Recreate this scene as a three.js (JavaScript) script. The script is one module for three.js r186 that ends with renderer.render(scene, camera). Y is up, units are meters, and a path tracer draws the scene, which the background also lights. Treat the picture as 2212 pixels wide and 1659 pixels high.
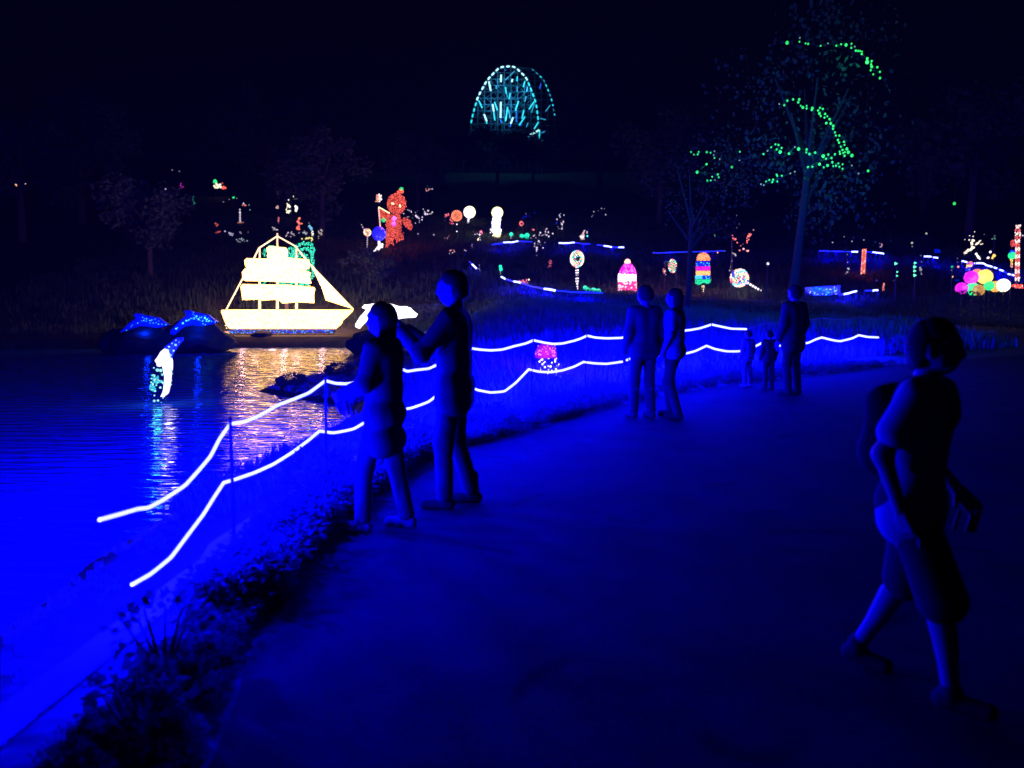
import * as THREE from 'three';
import { mergeGeometries } from 'three/addons/utils/BufferGeometryUtils.js';
import { MarchingCubes } from 'three/addons/objects/MarchingCubes.js';
import { ImprovedNoise } from 'three/addons/math/ImprovedNoise.js';

// ---------------------------------------------------------------- camera, sky, moon, air, exposure
const scene = new THREE.Scene();
const EYE = 1.6, PITCH = -6.08 * Math.PI / 180, FOCAL = 1779, CX = 1106, CY = 829.5;
const camera = new THREE.PerspectiveCamera(50, 4 / 3, 0.05, 600);
camera.position.set(0, EYE, 0);
camera.rotation.set(PITCH, 0, 0);
camera.focus = 14; camera.userData.fStop = 1.6;
const renderer = new THREE.WebGLRenderer();
renderer.toneMapping = THREE.LinearToneMapping;
renderer.toneMappingExposure = 1;
renderer.shadowMap.enabled = true;
{ // a clear night sky: almost black, a trace of blue towards the horizon all the way round
  const W = 64, H = 32, d = new Float32Array(W * H * 4);
  for (let y = 0; y < H; y++) for (let x = 0; x < W; x++) {
    const up = Math.max(0, Math.sin(((y + 0.5) / H - 0.5) * Math.PI)), k = 1 - 0.5 * up;
    d.set([0.00030 * k, 0.00032 * k, 0.0014 * k, 1], (y * W + x) * 4);
  }
  const t = new THREE.DataTexture(d, W, H, THREE.RGBAFormat, THREE.FloatType);
  t.mapping = THREE.EquirectangularReflectionMapping; t.magFilter = THREE.LinearFilter; t.needsUpdate = true;
  scene.background = t; scene.environment = t;
}
const moon = new THREE.DirectionalLight(0xcfd8ff, 0.002);
moon.position.set(-40, 90, 30); moon.castShadow = true;
moon.shadow.camera.left = -60; moon.shadow.camera.right = 60; moon.shadow.camera.top = 60; moon.shadow.camera.bottom = -60; moon.shadow.camera.far = 300;
scene.add(moon, moon.target);
scene.fog = new THREE.FogExp2(new THREE.Color().setRGB(0.72, 0.7, 1.0), 0.00011);
const ROPE_POWER = 50;                 // candela of each small lamp along the blue rope lights
const BLUE = new THREE.Color().setRGB(0.0, 0.0, 1);

// ---------------------------------------------------------------- helpers
const WAVES = [[3, 14, 0.9, 0.3], [-2, 19, 0.8, 2.1], [5, 25, 0.6, 4.0], [-6, 31, 0.5, 1.0], [9, 37, 0.35, 5.2], [-11, 46, 0.3, 0.7], [14, 57, 0.2, 3.3]];
const V = (x, y, z) => new THREE.Vector3(x, y, z);
let seed = 7;
const rnd = () => { seed = (seed * 1664525 + 1013904223) >>> 0; return seed / 4294967296; };
const rr = (a, b) => a + (b - a) * rnd();
const lerp = (a, b, t) => a + (b - a) * t, clamp = (x, a, b) => Math.min(b, Math.max(a, x));
const sstep = (a, b, x) => { const t = clamp((x - a) / (b - a), 0, 1); return t * t * (3 - 2 * t); };
const perlin = new ImprovedNoise();
const rayOf = (px, py) => { // direction with a forward (-z) length of one, for a place in the surveyed plate (2212 wide)
  const b = -(py - CY) / FOCAL, s = Math.sin(PITCH), c = Math.cos(PITCH);
  const y = b * c + s, z = b * s - c;
  return V((px - CX) / FOCAL / -z, y / -z, -1);
};
const U = (px, py, D) => rayOf(px, py).multiplyScalar(D).add(V(0, EYE, 0));
const used = {};
const numbered = (n) => { used[n] = (used[n] ?? -1) + 1; return used[n] ? n + '_' + String(used[n]).padStart(3, '0') : n; };
function tag(o, label, category, group, kind) {
  if (label) o.userData.label = label;
  if (category) o.userData.category = category;
  if (group) o.userData.group = group;
  if (kind) o.userData.kind = kind;
  return o;
}
function thing(name, label, category, at = V(0, 0, 0), group) {
  const g = new THREE.Group(); g.name = numbered(name); g.position.copy(at); scene.add(g);
  return tag(g, label, category, group);
}
function part(name, geometry, material, parent, kind) {
  const m = new THREE.Mesh(geometry, material); m.name = parent === scene ? numbered(name) : name;
  m.castShadow = m.receiveShadow = true; parent.add(m);
  if (kind) m.userData.kind = kind;
  return m;
}
const std = (r, g, b, rough = 0.9, more = {}) => new THREE.MeshPhysicalMaterial({ specularIntensity: 0.35, color: new THREE.Color().setRGB(r, g, b), roughness: rough, ...more });
const glow = (r, g, b, base = 0.3) => new THREE.MeshStandardMaterial({ color: new THREE.Color().setRGB(base, base, base), roughness: 0.5, emissive: new THREE.Color().setRGB(r, g, b) });
const lamp = (at, rgb, candela, radius = 1, parent = scene) => {
  const l = new THREE.PointLight(new THREE.Color().setRGB(...rgb), candela); l.name = 'lamp_light';
  l.position.copy(at); l.shadow.radius = radius; l.castShadow = true; parent.add(l); return l;
};
const rod = (a, b, r0, r1 = r0, seg = 6) => {
  const d = b.clone().sub(a), g = new THREE.CylinderGeometry(r1, r0, d.length(), seg);
  g.applyQuaternion(new THREE.Quaternion().setFromUnitVectors(V(0, 1, 0), d.normalize()));
  return g.translate((a.x + b.x) / 2, (a.y + b.y) / 2, (a.z + b.z) / 2);
};
const tube = (pts, r, n = pts.length * 4, seg = 6) => new THREE.TubeGeometry(new THREE.CatmullRomCurve3(pts, false, 'catmullrom', 0.3), n, r, seg);
function noiseTexture(n, f) { // f(u, v) -> [r, g, b] linear-ish 0..1, tiled by the caller
  const d = new Uint8Array(n * n * 4);
  for (let y = 0; y < n; y++) for (let x = 0; x < n; x++) { const c = f(x / n, y / n); d.set([...c.map((k) => clamp(k * 255, 0, 255)), 255], (y * n + x) * 4); }
  const t = new THREE.DataTexture(d, n, n); t.wrapS = t.wrapT = THREE.RepeatWrapping; t.magFilter = THREE.LinearFilter; t.needsUpdate = true; return t;
}
const tiled = (u, v, f, z) => { // perlin noise that repeats over the unit square
  const a = perlin.noise(u * f, v * f, z), b = perlin.noise((u - 1) * f, v * f, z), c = perlin.noise(u * f, (v - 1) * f, z), d = perlin.noise((u - 1) * f, (v - 1) * f, z);
  return lerp(lerp(a, b, u), lerp(c, d, u), v);
};

// ---------------------------------------------------------------- the setting: terrain, pond, path
const FENCE = [[-194, 2.6], [490, 5.2], [697, 7.0], [850, 8.7], [985, 10.6], [1146, 12.7], [1264, 14], [1395, 15.6], [1532, 17.4], [1655, 18.6], [1775, 20], [1855, 21.3], [1960, 23]]
  .map(([px, D]) => [(px - CX) / FOCAL * D, D]);
const POND = [[-2.5, -3], [-2.6, 2.6], [-2.65, 5.3], [-2.6, 7.4], [-2.2, 9.6], [-1.9, 11.5], [-2.2, 13.6], [-3.0, 15.6], [-4.3, 16.8], [-5.6, 18.2], [-5.6, 20], [-5.0, 23], [-5.2, 27.7], [-5.6, 31], [-6.3, 34.2], [-12, 34.2], [-20, 33], [-32, 30], [-42, 22], [-45, 5], [-40, -3]];
function inPond(x, D) { // metres inside the shore line, negative on land
  let best = 1e9, inside = false;
  for (let i = 0, j = POND.length - 1; i < POND.length; j = i++) {
    const [ax, ad] = POND[j], [bx, bd] = POND[i], ux = bx - ax, ud = bd - ad;
    const t = clamp(((x - ax) * ux + (D - ad) * ud) / (ux * ux + ud * ud), 0, 1);
    best = Math.min(best, Math.hypot(x - ax - ux * t, D - ad - ud * t));
    if ((ad > D) !== (bd > D) && x < (bx - ax) * (D - ad) / (bd - ad) + ax) inside = !inside;
  }
  return inside ? best : -best;
}
function fenceD(x) { // how far off the fence runs, by how far right
  if (x < -1.2) return 14;
  if (x > 10) return 22.4 + (x - 10) * 0.62;
  for (let i = 4; i + 1 < FENCE.length; i++) if (x <= FENCE[i + 1][0]) return lerp(FENCE[i][1], FENCE[i + 1][1], clamp((x - FENCE[i][0]) / (FENCE[i + 1][0] - FENCE[i][0]), 0, 1));
  return 22.4;
}
function ground(x, D) {
  const t = D - 33.5;
  let h = t <= 0 ? 0 : t < 4 ? 0.26 * t * t / 8 : t < 10 ? 0.52 + 0.27 * (t - 4) : 2.14 + 0.205 * (t - 10);
  if (t > 0) h += 0.35 * sstep(0, 12, t) * perlin.noise(x * 0.13, D * 0.13, 2.2);
  const lawn = 0.072 * Math.max(0, D - fenceD(x) - 0.6) * sstep(-4.6, 1.5, x);
  h = 0.5 * (h + lawn + Math.sqrt((h - lawn) ** 2 + 0.02)) - 0.0708 * Math.exp(-9 * (h + lawn));
  h -= 0.43 * sstep(-1.3, -3.3, x) * sstep(13, 15.5, D) * (1 - sstep(29, 34, D));
  if (x > -15 && x < -4 && D > 33 && D < 41) h = lerp(h, Math.min(h, -0.06 + 0.12 * Math.max(0, D - 37)), sstep(-15, -13.5, x) * (1 - sstep(-6, -4, x)) * (1 - sstep(37, 41, D)));
  if (x < -1.3 && D < 5) h -= 0.06 * sstep(-1.3, -1.9, x);
  if (D < 37) { const s = inPond(x, D); if (s > -0.3) h = lerp(h, -1.2, sstep(-0.15, 1.1, s)); }
  return h;
}
const at0 = (x, D) => V(x, ground(x, D), -D);
function hit(px, py, from = 24, lift = 0) { // where the sight line over that place of the plate meets the hillside
  const r = rayOf(px, py);
  for (let D = from; D < 170; D += 0.15) if (EYE + r.y * D <= ground(r.x * D, D) + lift) return D;
  return 170;
}
const soil = std(0.05, 0.045, 0.038, 0.95, { bumpMap: noiseTexture(256, (u, v) => { const k = 0.5 + 0.5 * tiled(u, v, 14, 1) + 0.25 * tiled(u, v, 40, 4); return [k, k, k]; }), bumpScale: 0.04 });
soil.map = noiseTexture(256, (u, v) => { const k = 0.75 + 0.5 * tiled(u, v, 9, 8) + 0.35 * tiled(u, v, 50, 3); return [k, k * 1.02, k * 0.9]; });
{
  const ds = [], xs = [];
  for (let d = -6; d < 36; d += 0.35) ds.push(d);
  for (let d = 36; d < 64; d += 0.9) ds.push(d);
  for (let d = 64; d <= 190; d += 4) ds.push(d);
  for (let x = -160; x < -22; x += 4) xs.push(x);
  for (let x = -22; x < 18; x += 0.35) xs.push(x);
  for (let x = 18; x <= 160; x += 4) xs.push(x);
  const pos = [], uv = [], idx = [], n = xs.length;
  for (const d of ds) for (const x of xs) { pos.push(x, ground(x, d), -d); uv.push(x / 4, d / 4); }
  for (let j = 0; j + 1 < ds.length; j++) for (let i = 0; i + 1 < n; i++) { const a = j * n + i; idx.push(a, a + 1, a + n, a + 1, a + n + 1, a + n); }
  const g = new THREE.BufferGeometry();
  g.setAttribute('position', new THREE.Float32BufferAttribute(pos, 3)); g.setAttribute('uv', new THREE.Float32BufferAttribute(uv, 2)); g.setIndex(idx); g.computeVertexNormals();
  tag(part('ground', g, soil, scene), null, null, null, 'structure');
}
{ // the pond: blue glow put into the water colour, rippled by a light breeze
  const wave = noiseTexture(1024, (u, v) => {
    let k = 0;
    for (const [fx, fy, a, p] of WAVES) k += a * Math.sin(2 * Math.PI * (fx * u + fy * v) + p + 1.3 * Math.sin(2 * Math.PI * (u * (fx > 0 ? 2 : 1) + v) + p));
    k = 0.5 + 0.16 * k + 0.22 * tiled(u, v * 1.0, 26, 5) + 0.1 * tiled(u, v, 60, 9);
    return [k, k, k];
  });
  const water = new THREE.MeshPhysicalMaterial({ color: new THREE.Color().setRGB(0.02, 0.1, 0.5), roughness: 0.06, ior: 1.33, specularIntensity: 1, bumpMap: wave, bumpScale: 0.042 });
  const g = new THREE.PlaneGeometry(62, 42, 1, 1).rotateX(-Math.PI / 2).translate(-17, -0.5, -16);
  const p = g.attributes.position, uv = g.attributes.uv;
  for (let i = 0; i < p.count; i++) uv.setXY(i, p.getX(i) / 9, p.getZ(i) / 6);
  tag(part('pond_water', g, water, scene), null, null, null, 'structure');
}
const PATH_EDGE = [[-1.0, -6], [-1.03, 2.8], [-1.2, 3.65], [-1.19, 5.4], [-1.02, 6.8], [-0.8, 8.1], [0.0, 9.33], [1.17, 11.4], [2.76, 13.6], [4.6, 15.4], [6.6, 17.1], [9.5, 19.6], [14, 22.5]];
const paving = std(0.024, 0.024, 0.0235, 0.95, { bumpMap: noiseTexture(256, (u, v) => { const k = 0.5 + 0.6 * tiled(u, v, 90, 1); return [k, k, k]; }), bumpScale: 0.0008 });
paving.specularIntensity = 0.03;
paving.map = noiseTexture(512, (u, v) => { const k = 0.7 + 0.5 * tiled(u, v, 5, 8) + 0.3 * tiled(u, v, 17, 3) + 0.45 * tiled(u, v, 110, 1) - 0.5 * sstep(0.06, 0.0, Math.abs(tiled(u, v, 3, 14)))* sstep(0.0, 0.25, tiled(u, v, 4, 31)); return [k, k, k * 0.98]; });
{
  const edge = (D) => { for (let i = 0; i + 1 < PATH_EDGE.length; i++) if (D <= PATH_EDGE[i + 1][1]) { const t = clamp((D - PATH_EDGE[i][1]) / (PATH_EDGE[i + 1][1] - PATH_EDGE[i][1]), 0, 1); return lerp(PATH_EDGE[i][0], PATH_EDGE[i + 1][0], t); } return 14; };
  const pos = [], uv = [], idx = [], rows = 140;
  for (let r = 0; r <= rows; r++) {
    const D = lerp(-6, 22.4, r / rows), a = edge(D - 0.3) * 0.3 + edge(D) * 0.4 + edge(D + 0.3) * 0.3 + 0.03 * perlin.noise(D * 1.7, 3, 0), b = 4.6 + Math.max(0, D - 7) * 0.95 + 0.06 * perlin.noise(D * 1.3, 9, 0);
    for (let k = 0; k <= 10; k++) { const x = lerp(a, b, k / 10); pos.push(x, 0.012, -D); uv.push(x / 3, -D / 3); }
    if (r < rows) for (let k = 0; k < 10; k++) { const q = r * 11 + k; idx.push(q, q + 1, q + 11, q + 1, q + 12, q + 11); }
  }
  const g = new THREE.BufferGeometry();
  g.setAttribute('position', new THREE.Float32BufferAttribute(pos, 3)); g.setAttribute('uv', new THREE.Float32BufferAttribute(uv, 2)); g.setIndex(idx); g.computeVertexNormals();
  tag(part('path', g, paving, scene), null, null, null, 'structure');
}
{ // the low pale coping along the pond, under the fence
  const run = new THREE.CatmullRomCurve3([[-2.0, -4], [-1.98, 2.4], [-1.93, 3.6], [-1.87, 4.8], [-1.78, 5.8], [-1.65, 7], [-1.3, 8.8], [-0.78, 10.7], [0.22, 12.9]].map(([x, d]) => V(x, 0, -d)), false, 'catmullrom', 0.3).getSpacedPoints(140), pos = [], uv = [], idx = [];
  run.forEach((p, i) => {
    const q = run[Math.min(i + 1, 140)].clone().sub(run[Math.max(i - 1, 0)]).normalize(), n = V(-q.z, 0, q.x), w = 0.1 + 0.012 * perlin.noise(i * 0.7, 2, 0), y = ground(p.x, -p.z) + 0.03 + 0.008 * perlin.noise(i * 0.5, 7, 0);
    for (const [s, h] of [[-w - 0.015, -0.2], [-w, -0.012], [-w + 0.012, 0], [w - 0.012, 0], [w, -0.012], [w + 0.015, -0.2]]) { pos.push(p.x + n.x * s, y + h, p.z + n.z * s); uv.push((p.x + n.x * s) / 3, (p.z + n.z * s) / 3); }
    if (i < 140) for (let k = 0; k < 5; k++) { const a = i * 6 + k; idx.push(a, a + 1, a + 6, a + 1, a + 7, a + 6); }
  });
  const g = new THREE.BufferGeometry(); g.setAttribute('position', new THREE.Float32BufferAttribute(pos, 3)); g.setAttribute('uv', new THREE.Float32BufferAttribute(uv, 2)); g.setIndex(idx); g.computeVertexNormals();
  tag(part('kerb', g, std(0.2, 0.195, 0.185, 0.9, { bumpMap: paving.bumpMap, bumpScale: 0.004 }), scene), null, null, null, 'structure');
}

// ---------------------------------------------------------------- the rope-light fence along the pond
function onFence(px, py) { // the point of the fence's plan line behind that place of the plate
  const k = (px - CX) / FOCAL;
  for (let i = 0; i + 1 < FENCE.length; i++) {
    const [ax, ad] = FENCE[i], [bx, bd] = FENCE[i + 1], t = (k * ad - ax) / (bx - ax - k * (bd - ad));
    if (t >= -1e-6 && t <= 1 + 1e-6) return U(px, py, lerp(ad, bd, t));
  }
  return U(px, py, 23);
}
function ropeGeometry(pts, r0) {
  const curve = new THREE.CatmullRomCurve3(pts, false, 'catmullrom', 0.15), n = pts.length * 5, g = new THREE.TubeGeometry(curve, n, 1, 7), p = g.attributes.position, c = V(0, 0, 0);
  for (let i = 0; i <= n; i++) { curve.getPointAt(i / n, c); const r = r0(-c.z); for (let k = 0; k <= 7; k++) { const a = i * 8 + k; p.setXYZ(a, c.x + (p.getX(a) - c.x) * r, c.y + (p.getY(a) - c.y) * r, c.z + (p.getZ(a) - c.z) * r); } }
  return { g, curve };
}
const UPPER = [[215, 1123], [262, 1110], [300, 1099], [320, 1097], [352, 1080], [400, 1048], [430, 1015], [455, 985], [475, 947], [497, 916], [530, 910], [560, 898], [600, 875], [640, 860], [668, 848], [690, 832], [703, 822], [725, 828], [750, 829], [765, 826], [800, 812], [850, 785], [878, 802], [900, 799], [927, 796], [955, 782], [985, 755], [1013, 752], [1035, 755], [1060, 757], [1085, 755], [1110, 748], [1135, 742], [1152, 735], [1175, 740], [1195, 743], [1215, 742], [1240, 736], [1255, 731], [1268, 725], [1285, 729], [1310, 731], [1340, 730], [1363, 726], [1395, 711], [1415, 715], [1430, 716], [1460, 716], [1490, 713], [1512, 709], [1537, 701], [1560, 706], [1580, 710], [1612, 711]];
const LOWER = [[285, 1263], [325, 1240], [370, 1203], [410, 1150], [440, 1110], [462, 1075], [483, 1043], [510, 1035], [550, 1021], [590, 1003], [630, 978], [665, 952], [690, 931], [720, 935], [745, 931], [765, 926], [800, 905], [835, 878], [872, 884], [890, 881], [910, 874], [927, 867], [955, 845], [988, 815], [1010, 829], [1030, 842], [1060, 848], [1090, 845], [1115, 826], [1142, 798], [1165, 803], [1190, 804], [1215, 800], [1240, 792], [1260, 782], [1285, 785], [1310, 786], [1345, 781], [1390, 764], [1430, 768], [1470, 766], [1500, 759], [1526, 747], [1545, 754], [1570, 759], [1595, 759], [1618, 755], [1645, 741], [1675, 746], [1692, 747], [1720, 746], [1747, 740], [1762, 733], [1775, 729], [1800, 735], [1815, 737], [1840, 731], [1855, 724], [1875, 728], [1897, 729]];
const UNLIT = [[1612, 711], [1655, 698], [1700, 699], [1745, 691], [1775, 686], [1820, 690], [1855, 685], [1880, 687], [1930, 690]];
{
  const fence = thing('rope_light_fence', 'pond fence of thin posts carrying two sagging blue-white rope lights beside the path', 'fence', at0(FENCE[1][0], FENCE[1][1]));
  const o = fence.position, post = std(0.015, 0.015, 0.018, 0.6, { metalness: 0.4 }), ropeMat = glow(1.0, 1.1, 5, 0.6), loc = (p) => p.clone().sub(o);
  const lowerTop = { 1: [483, 1043], 2: [690, 931], 3: [835, 878], 4: [988, 815], 5: [1142, 798], 6: [1260, 782], 7: [1390, 764], 8: [1526, 747], 9: [1645, 741], 10: [1775, 729], 11: [1855, 724] };
  const upperTop = { 1: [497, 905], 2: [703, 815], 3: [850, 780], 4: [985, 750], 5: [1152, 731], 6: [1268, 721], 7: [1395, 708], 8: [1537, 698], 9: [1655, 696], 10: [1775, 684], 11: [1855, 683] };
  for (let i = 0; i < FENCE.length; i++) {
    const [x, D] = FENCE[i], foot = at0(x, D).setY(Math.max(-0.25, ground(x, D)) - 0.1);
    const top = upperTop[i] ? U(...upperTop[i], D) : V(x, 0.9, -D);
    part('post', mergeGeometries([rod(loc(foot), loc(top), 0.012, 0.01, 8), new THREE.SphereGeometry(0.014, 8, 6).translate(...loc(top).toArray())]), post, fence);
  }
  const r0 = (D) => 0.0055 + 0.001 * D;
  const span = (list, name, mat, r, lit) => { // one part per bay, so that no piece is longer than a bay
    const pts = list.map(([a, b]) => onFence(a, b)); let cut = [0];
    const peaks = Object.values(list === LOWER ? lowerTop : upperTop).map((p) => p[0]);
    list.forEach(([a], k) => { if (k && k < list.length - 1 && peaks.includes(a)) cut.push(k); });
    cut.push(list.length - 1);
    for (let k = 0; k + 1 < cut.length; k++) {
      const seg = pts.slice(cut[k], cut[k + 1] + 1), { g, curve } = ropeGeometry(seg, r);
      part(name, g.translate(-o.x, -o.y, -o.z), mat, fence);
      if (lit) { const L = curve.getLength(), n = Math.max(1, Math.round(L / 0.75)); for (let q = 0; q < n; q++) { const c = curve.getPointAt((q + 0.5) / n); c.y -= r(-c.z) + 0.035; lamp(loc(c), [0, 0, 1], ROPE_POWER * L / n / 0.75, 1, fence); } }
    }
  };
  span(UPPER, 'rope_light', ropeMat, r0, true);
  span(LOWER, 'rope_light', ropeMat, r0, true);
  const cord = std(0.25, 0.25, 0.28, 0.6);
  span(UNLIT, 'unlit_rope', cord, () => 0.018, false);
}
// many small bulbs as one mesh; each bulb's own colour is in its vertices
const bulbMat = new THREE.MeshBasicMaterial({ vertexColors: true });
const bulbShape = new THREE.IcosahedronGeometry(1, 0);
class Bulbs {
  constructor() { this.p = []; this.c = []; }
  add(at, rgb, r, stretch = 1) {
    const q = bulbShape.attributes.position, k = rr(0.85, 1.15);
    for (let i = 0; i < q.count; i++) { this.p.push(at.x + q.getX(i) * r, at.y + q.getY(i) * r * stretch, at.z + q.getZ(i) * r); this.c.push(rgb[0] * k, rgb[1] * k, rgb[2] * k); }
    return this;
  }
  build(name, parent) {
    const g = new THREE.BufferGeometry();
    g.setAttribute('position', new THREE.Float32BufferAttribute(this.p, 3)); g.setAttribute('color', new THREE.Float32BufferAttribute(this.c, 3));
    return part(name, g, bulbMat, parent, 'stuff');
  }
}
// ---------------------------------------------------------------- the glowing ship on the far shore
{
  const D = 36, S = (u, v) => U(460.8 + u * 0.14705, 494.7 + v * 0.14705, D), base = S(1050, 1525);
  const ship = thing('light_ship', 'sailing ship outlined and filled with warm yellow-white lights on the far shore', 'ship sculpture', base);
  const L = (u, v) => S(u, v).sub(base), cream = glow(7, 3.4, 0.84, 0.04), sailMat = glow(8.5, 4.2, 0.88, 0.04), spar = glow(1.5, 0.85, 0.25), line = glow(1.9, 1.3, 0.5);
  const shape = (pts) => { const s = new THREE.Shape(); pts.forEach(([u, v], i) => { const p = L(u, v); i ? s.lineTo(p.x, p.y) : s.moveTo(p.x, p.y); }); return s; };
  const slab = (pts, depth, z, bevel = 0.02) => new THREE.ExtrudeGeometry(shape(pts), { depth, bevelEnabled: true, bevelSize: bevel, bevelThickness: bevel, bevelSegments: 2 }).translate(0, 0, z - depth / 2);
  // hull in strakes: each narrower and thinner towards the keel
  const leftAt = (v) => v < 1215 ? 172 : v < 1400 ? lerp(168, 215, (v - 1215) / 185) : lerp(215, 262, (v - 1400) / 66);
  const rightAt = (v) => v < 1215 ? 2012 : v < 1330 ? lerp(2000, 1890, (v - 1215) / 115) : v < 1400 ? lerp(1872, 1855, (v - 1330) / 70) : lerp(1855, 1775, (v - 1400) / 66);
  const N = 7;
  for (let i = 0; i < N; i++) {
    const a = lerp(1192, 1466, i / N), b = lerp(1192, 1466, (i + 1) / N) - 7, w = 1.1 - 0.09 * i;
    part('plank', slab([[leftAt(a), a], [rightAt(a), a], [rightAt(b), b], [leftAt(b), b]], w, -0.1, 0.008), cream, ship);
  }
  for (const [u, top] of [[680, 275], [940, 62], [1222, 258]]) part('mast', rod(L(u, 1195), L(u, top), 0.06, 0.035, 8), spar, ship);
  part('sail', slab([[440, 850], [460, 825], [1100, 835], [1470, 868], [1482, 885], [1465, 965], [1470, 1072], [1250, 1058], [1040, 1076], [990, 1030], [900, 1022], [740, 1035], [640, 1015], [500, 1028], [462, 1010]], 0.22, 0.12, 0.04), sailMat, ship);
  part('sail', slab([[458, 640], [490, 598], [900, 608], [1300, 612], [1415, 650], [1400, 700], [1425, 785], [1100, 765], [700, 752], [490, 748], [465, 720]], 0.2, 0.1, 0.04), sailMat, ship);
  part('sail', slab([[490, 470], [510, 447], [780, 452], [1090, 440], [1390, 462], [1400, 520], [1395, 570], [900, 582], [520, 570], [497, 530]], 0.18, 0.08, 0.04), sailMat, ship);
  part('sail', slab([[812, 290], [850, 268], [1060, 290], [1078, 330], [1065, 470], [820, 470], [825, 360]], 0.18, 0.06, 0.04), sailMat, ship);
  part('jib_sail', slab([[1432, 525], [1530, 640], [2050, 1168], [1880, 1110], [1662, 1040], [1600, 850], [1512, 665]], 0.1, 0, 0.02), sailMat, ship);
  for (const run of [[[188, 1185], [420, 745], [560, 500], [672, 278]], [[672, 278], [940, 103]], [[940, 103], [1205, 252]], [[1205, 252], [1420, 515]], [[1420, 515], [2055, 1178]]]) for (let i = 0; i + 1 < run.length; i++) part('rigging_light', rod(L(...run[i]), L(...run[i + 1]), 0.032), line, ship);
  const s2 = new Bulbs();
  for (const [u0, u1, v0, v1, n] of [[455, 1470, 835, 1040, 260], [470, 1410, 605, 745, 200], [500, 1390, 455, 570, 150], [820, 1070, 275, 450, 90], [200, 1960, 1200, 1320, 420], [240, 1840, 1320, 1455, 380]]) for (let i = 0; i < n; i++) s2.add(L(rr(u0, u1), rr(v0, v1)).add(V(0, 0, v0 > 1100 ? 0.62 : 0.3)), rnd() < 0.5 ? [4, 3.4, 1.5] : [4, 2.6, 0.3], 0.022);
  s2.build('bulb_string', ship);
  part('keel_frame', slab([[262, 1470], [1775, 1470], [1760, 1528], [300, 1528]], 0.4, -0.1, 0.01), std(0.08, 0.08, 0.1), ship);
  const b = new Bulbs();
  for (let i = 0; i < 150; i++) { const k = i / 150; b.add(L(lerp(250, 1780, k) + rr(-6, 6), rr(1474, 1526)).add(V(0, 0, 0.16)), rnd() < 0.4 ? [0.1, 0.6, 1.8] : [0.02, 0.05, 1.5], 0.026); }
  b.build('keel_bulb_string', ship);
  part('gangplank', slab([[120, 1560], [150, 1575], [265, 1530], [250, 1500]], 0.5, 0.5, 0.01), std(0.35, 0.3, 0.28), ship);
  for (const [u, v, cd] of [[640, 930, 2.5], [1250, 960, 2.5], [900, 600, 2.5], [500, 1330, 2.5], [1100, 1340, 2.5], [1650, 1320, 2.5]]) lamp(L(u, v).add(V(0, 0, 0.95)), [1, 0.45, 0.6], cd, 6, ship);
  for (const [u, v, cd] of [[700, 900, 34], [1300, 900, 34]]) lamp(L(u, v).add(V(0, 0, -0.9)), [1, 0.45, 0.6], cd, 6, ship);
}
// ---------------------------------------------------------------- planting
const leafGeo = (list) => { // list of [centre, size, tilt normal] -> folded leaf blades of four triangles
  const pos = [], idx = [];
  for (const [c, s, n, dir] of list) {
    const side = V(0, 0, 0).crossVectors(n, dir).normalize().multiplyScalar(s * 0.34), a = pos.length / 3, up = n.clone().multiplyScalar(s * 0.1);
    const tip = c.clone().addScaledVector(dir, s), mid = c.clone().addScaledVector(dir, s * 0.45);
    for (const p of [c, mid.clone().add(side).add(up), tip, mid.clone().sub(side).add(up), mid]) pos.push(p.x, p.y, p.z);
    idx.push(a, a + 1, a + 4, a + 1, a + 2, a + 4, a + 2, a + 3, a + 4, a + 3, a, a + 4);
  }
  const g = new THREE.BufferGeometry(); g.setAttribute('position', new THREE.Float32BufferAttribute(pos, 3)); g.setIndex(idx); g.computeVertexNormals(); return g;
};
const anyDir = () => { const u = rr(-1, 1), a = rr(0, 6.283), s = Math.sqrt(1 - u * u); return V(s * Math.cos(a), u, s * Math.sin(a)); };
const leafMat = new THREE.MeshPhysicalMaterial({ color: new THREE.Color().setRGB(0.05, 0.075, 0.045), roughness: 0.95, transmission: 0.4, thickness: 0, specularIntensity: 0.2, side: THREE.DoubleSide });
const grassMat = new THREE.MeshPhysicalMaterial({ color: new THREE.Color().setRGB(0.15, 0.22, 0.24), roughness: 0.7, specularIntensity: 0.3, side: THREE.DoubleSide });
const bark = std(0.05, 0.04, 0.03, 0.95);
function blades(n, r, h) { // a tuft of grass
  const pos = [], idx = [];
  for (let i = 0; i < n; i++) {
    const a = rr(0, 6.283), q = Math.sqrt(rnd()) * r, x = q * Math.cos(a), z = q * Math.sin(a), b = rr(0, 6.283), w = 0.006 + 0.05 * h * 0.12, l = h * rr(0.6, 1.15), bend = l * rr(0.15, 0.5), k = pos.length / 3;
    const dx = Math.cos(b), dz = Math.sin(b);
    pos.push(x - dz * w, -0.03, z + dx * w, x + dz * w, -0.03, z - dx * w, x + dx * bend * 0.35 - dz * w * 0.8, l * 0.6, z + dz * bend * 0.35 + dx * w * 0.8, x + dx * bend * 0.35 + dz * w * 0.8, l * 0.6, z + dz * bend * 0.35 - dx * w * 0.8, x + dx * bend, l, z + dz * bend);
    idx.push(k, k + 1, k + 3, k, k + 3, k + 2, k + 2, k + 3, k + 4);
  }
  const g = new THREE.BufferGeometry(); g.setAttribute('position', new THREE.Float32BufferAttribute(pos, 3)); g.setIndex(idx); g.computeVertexNormals(); return g;
}
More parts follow.
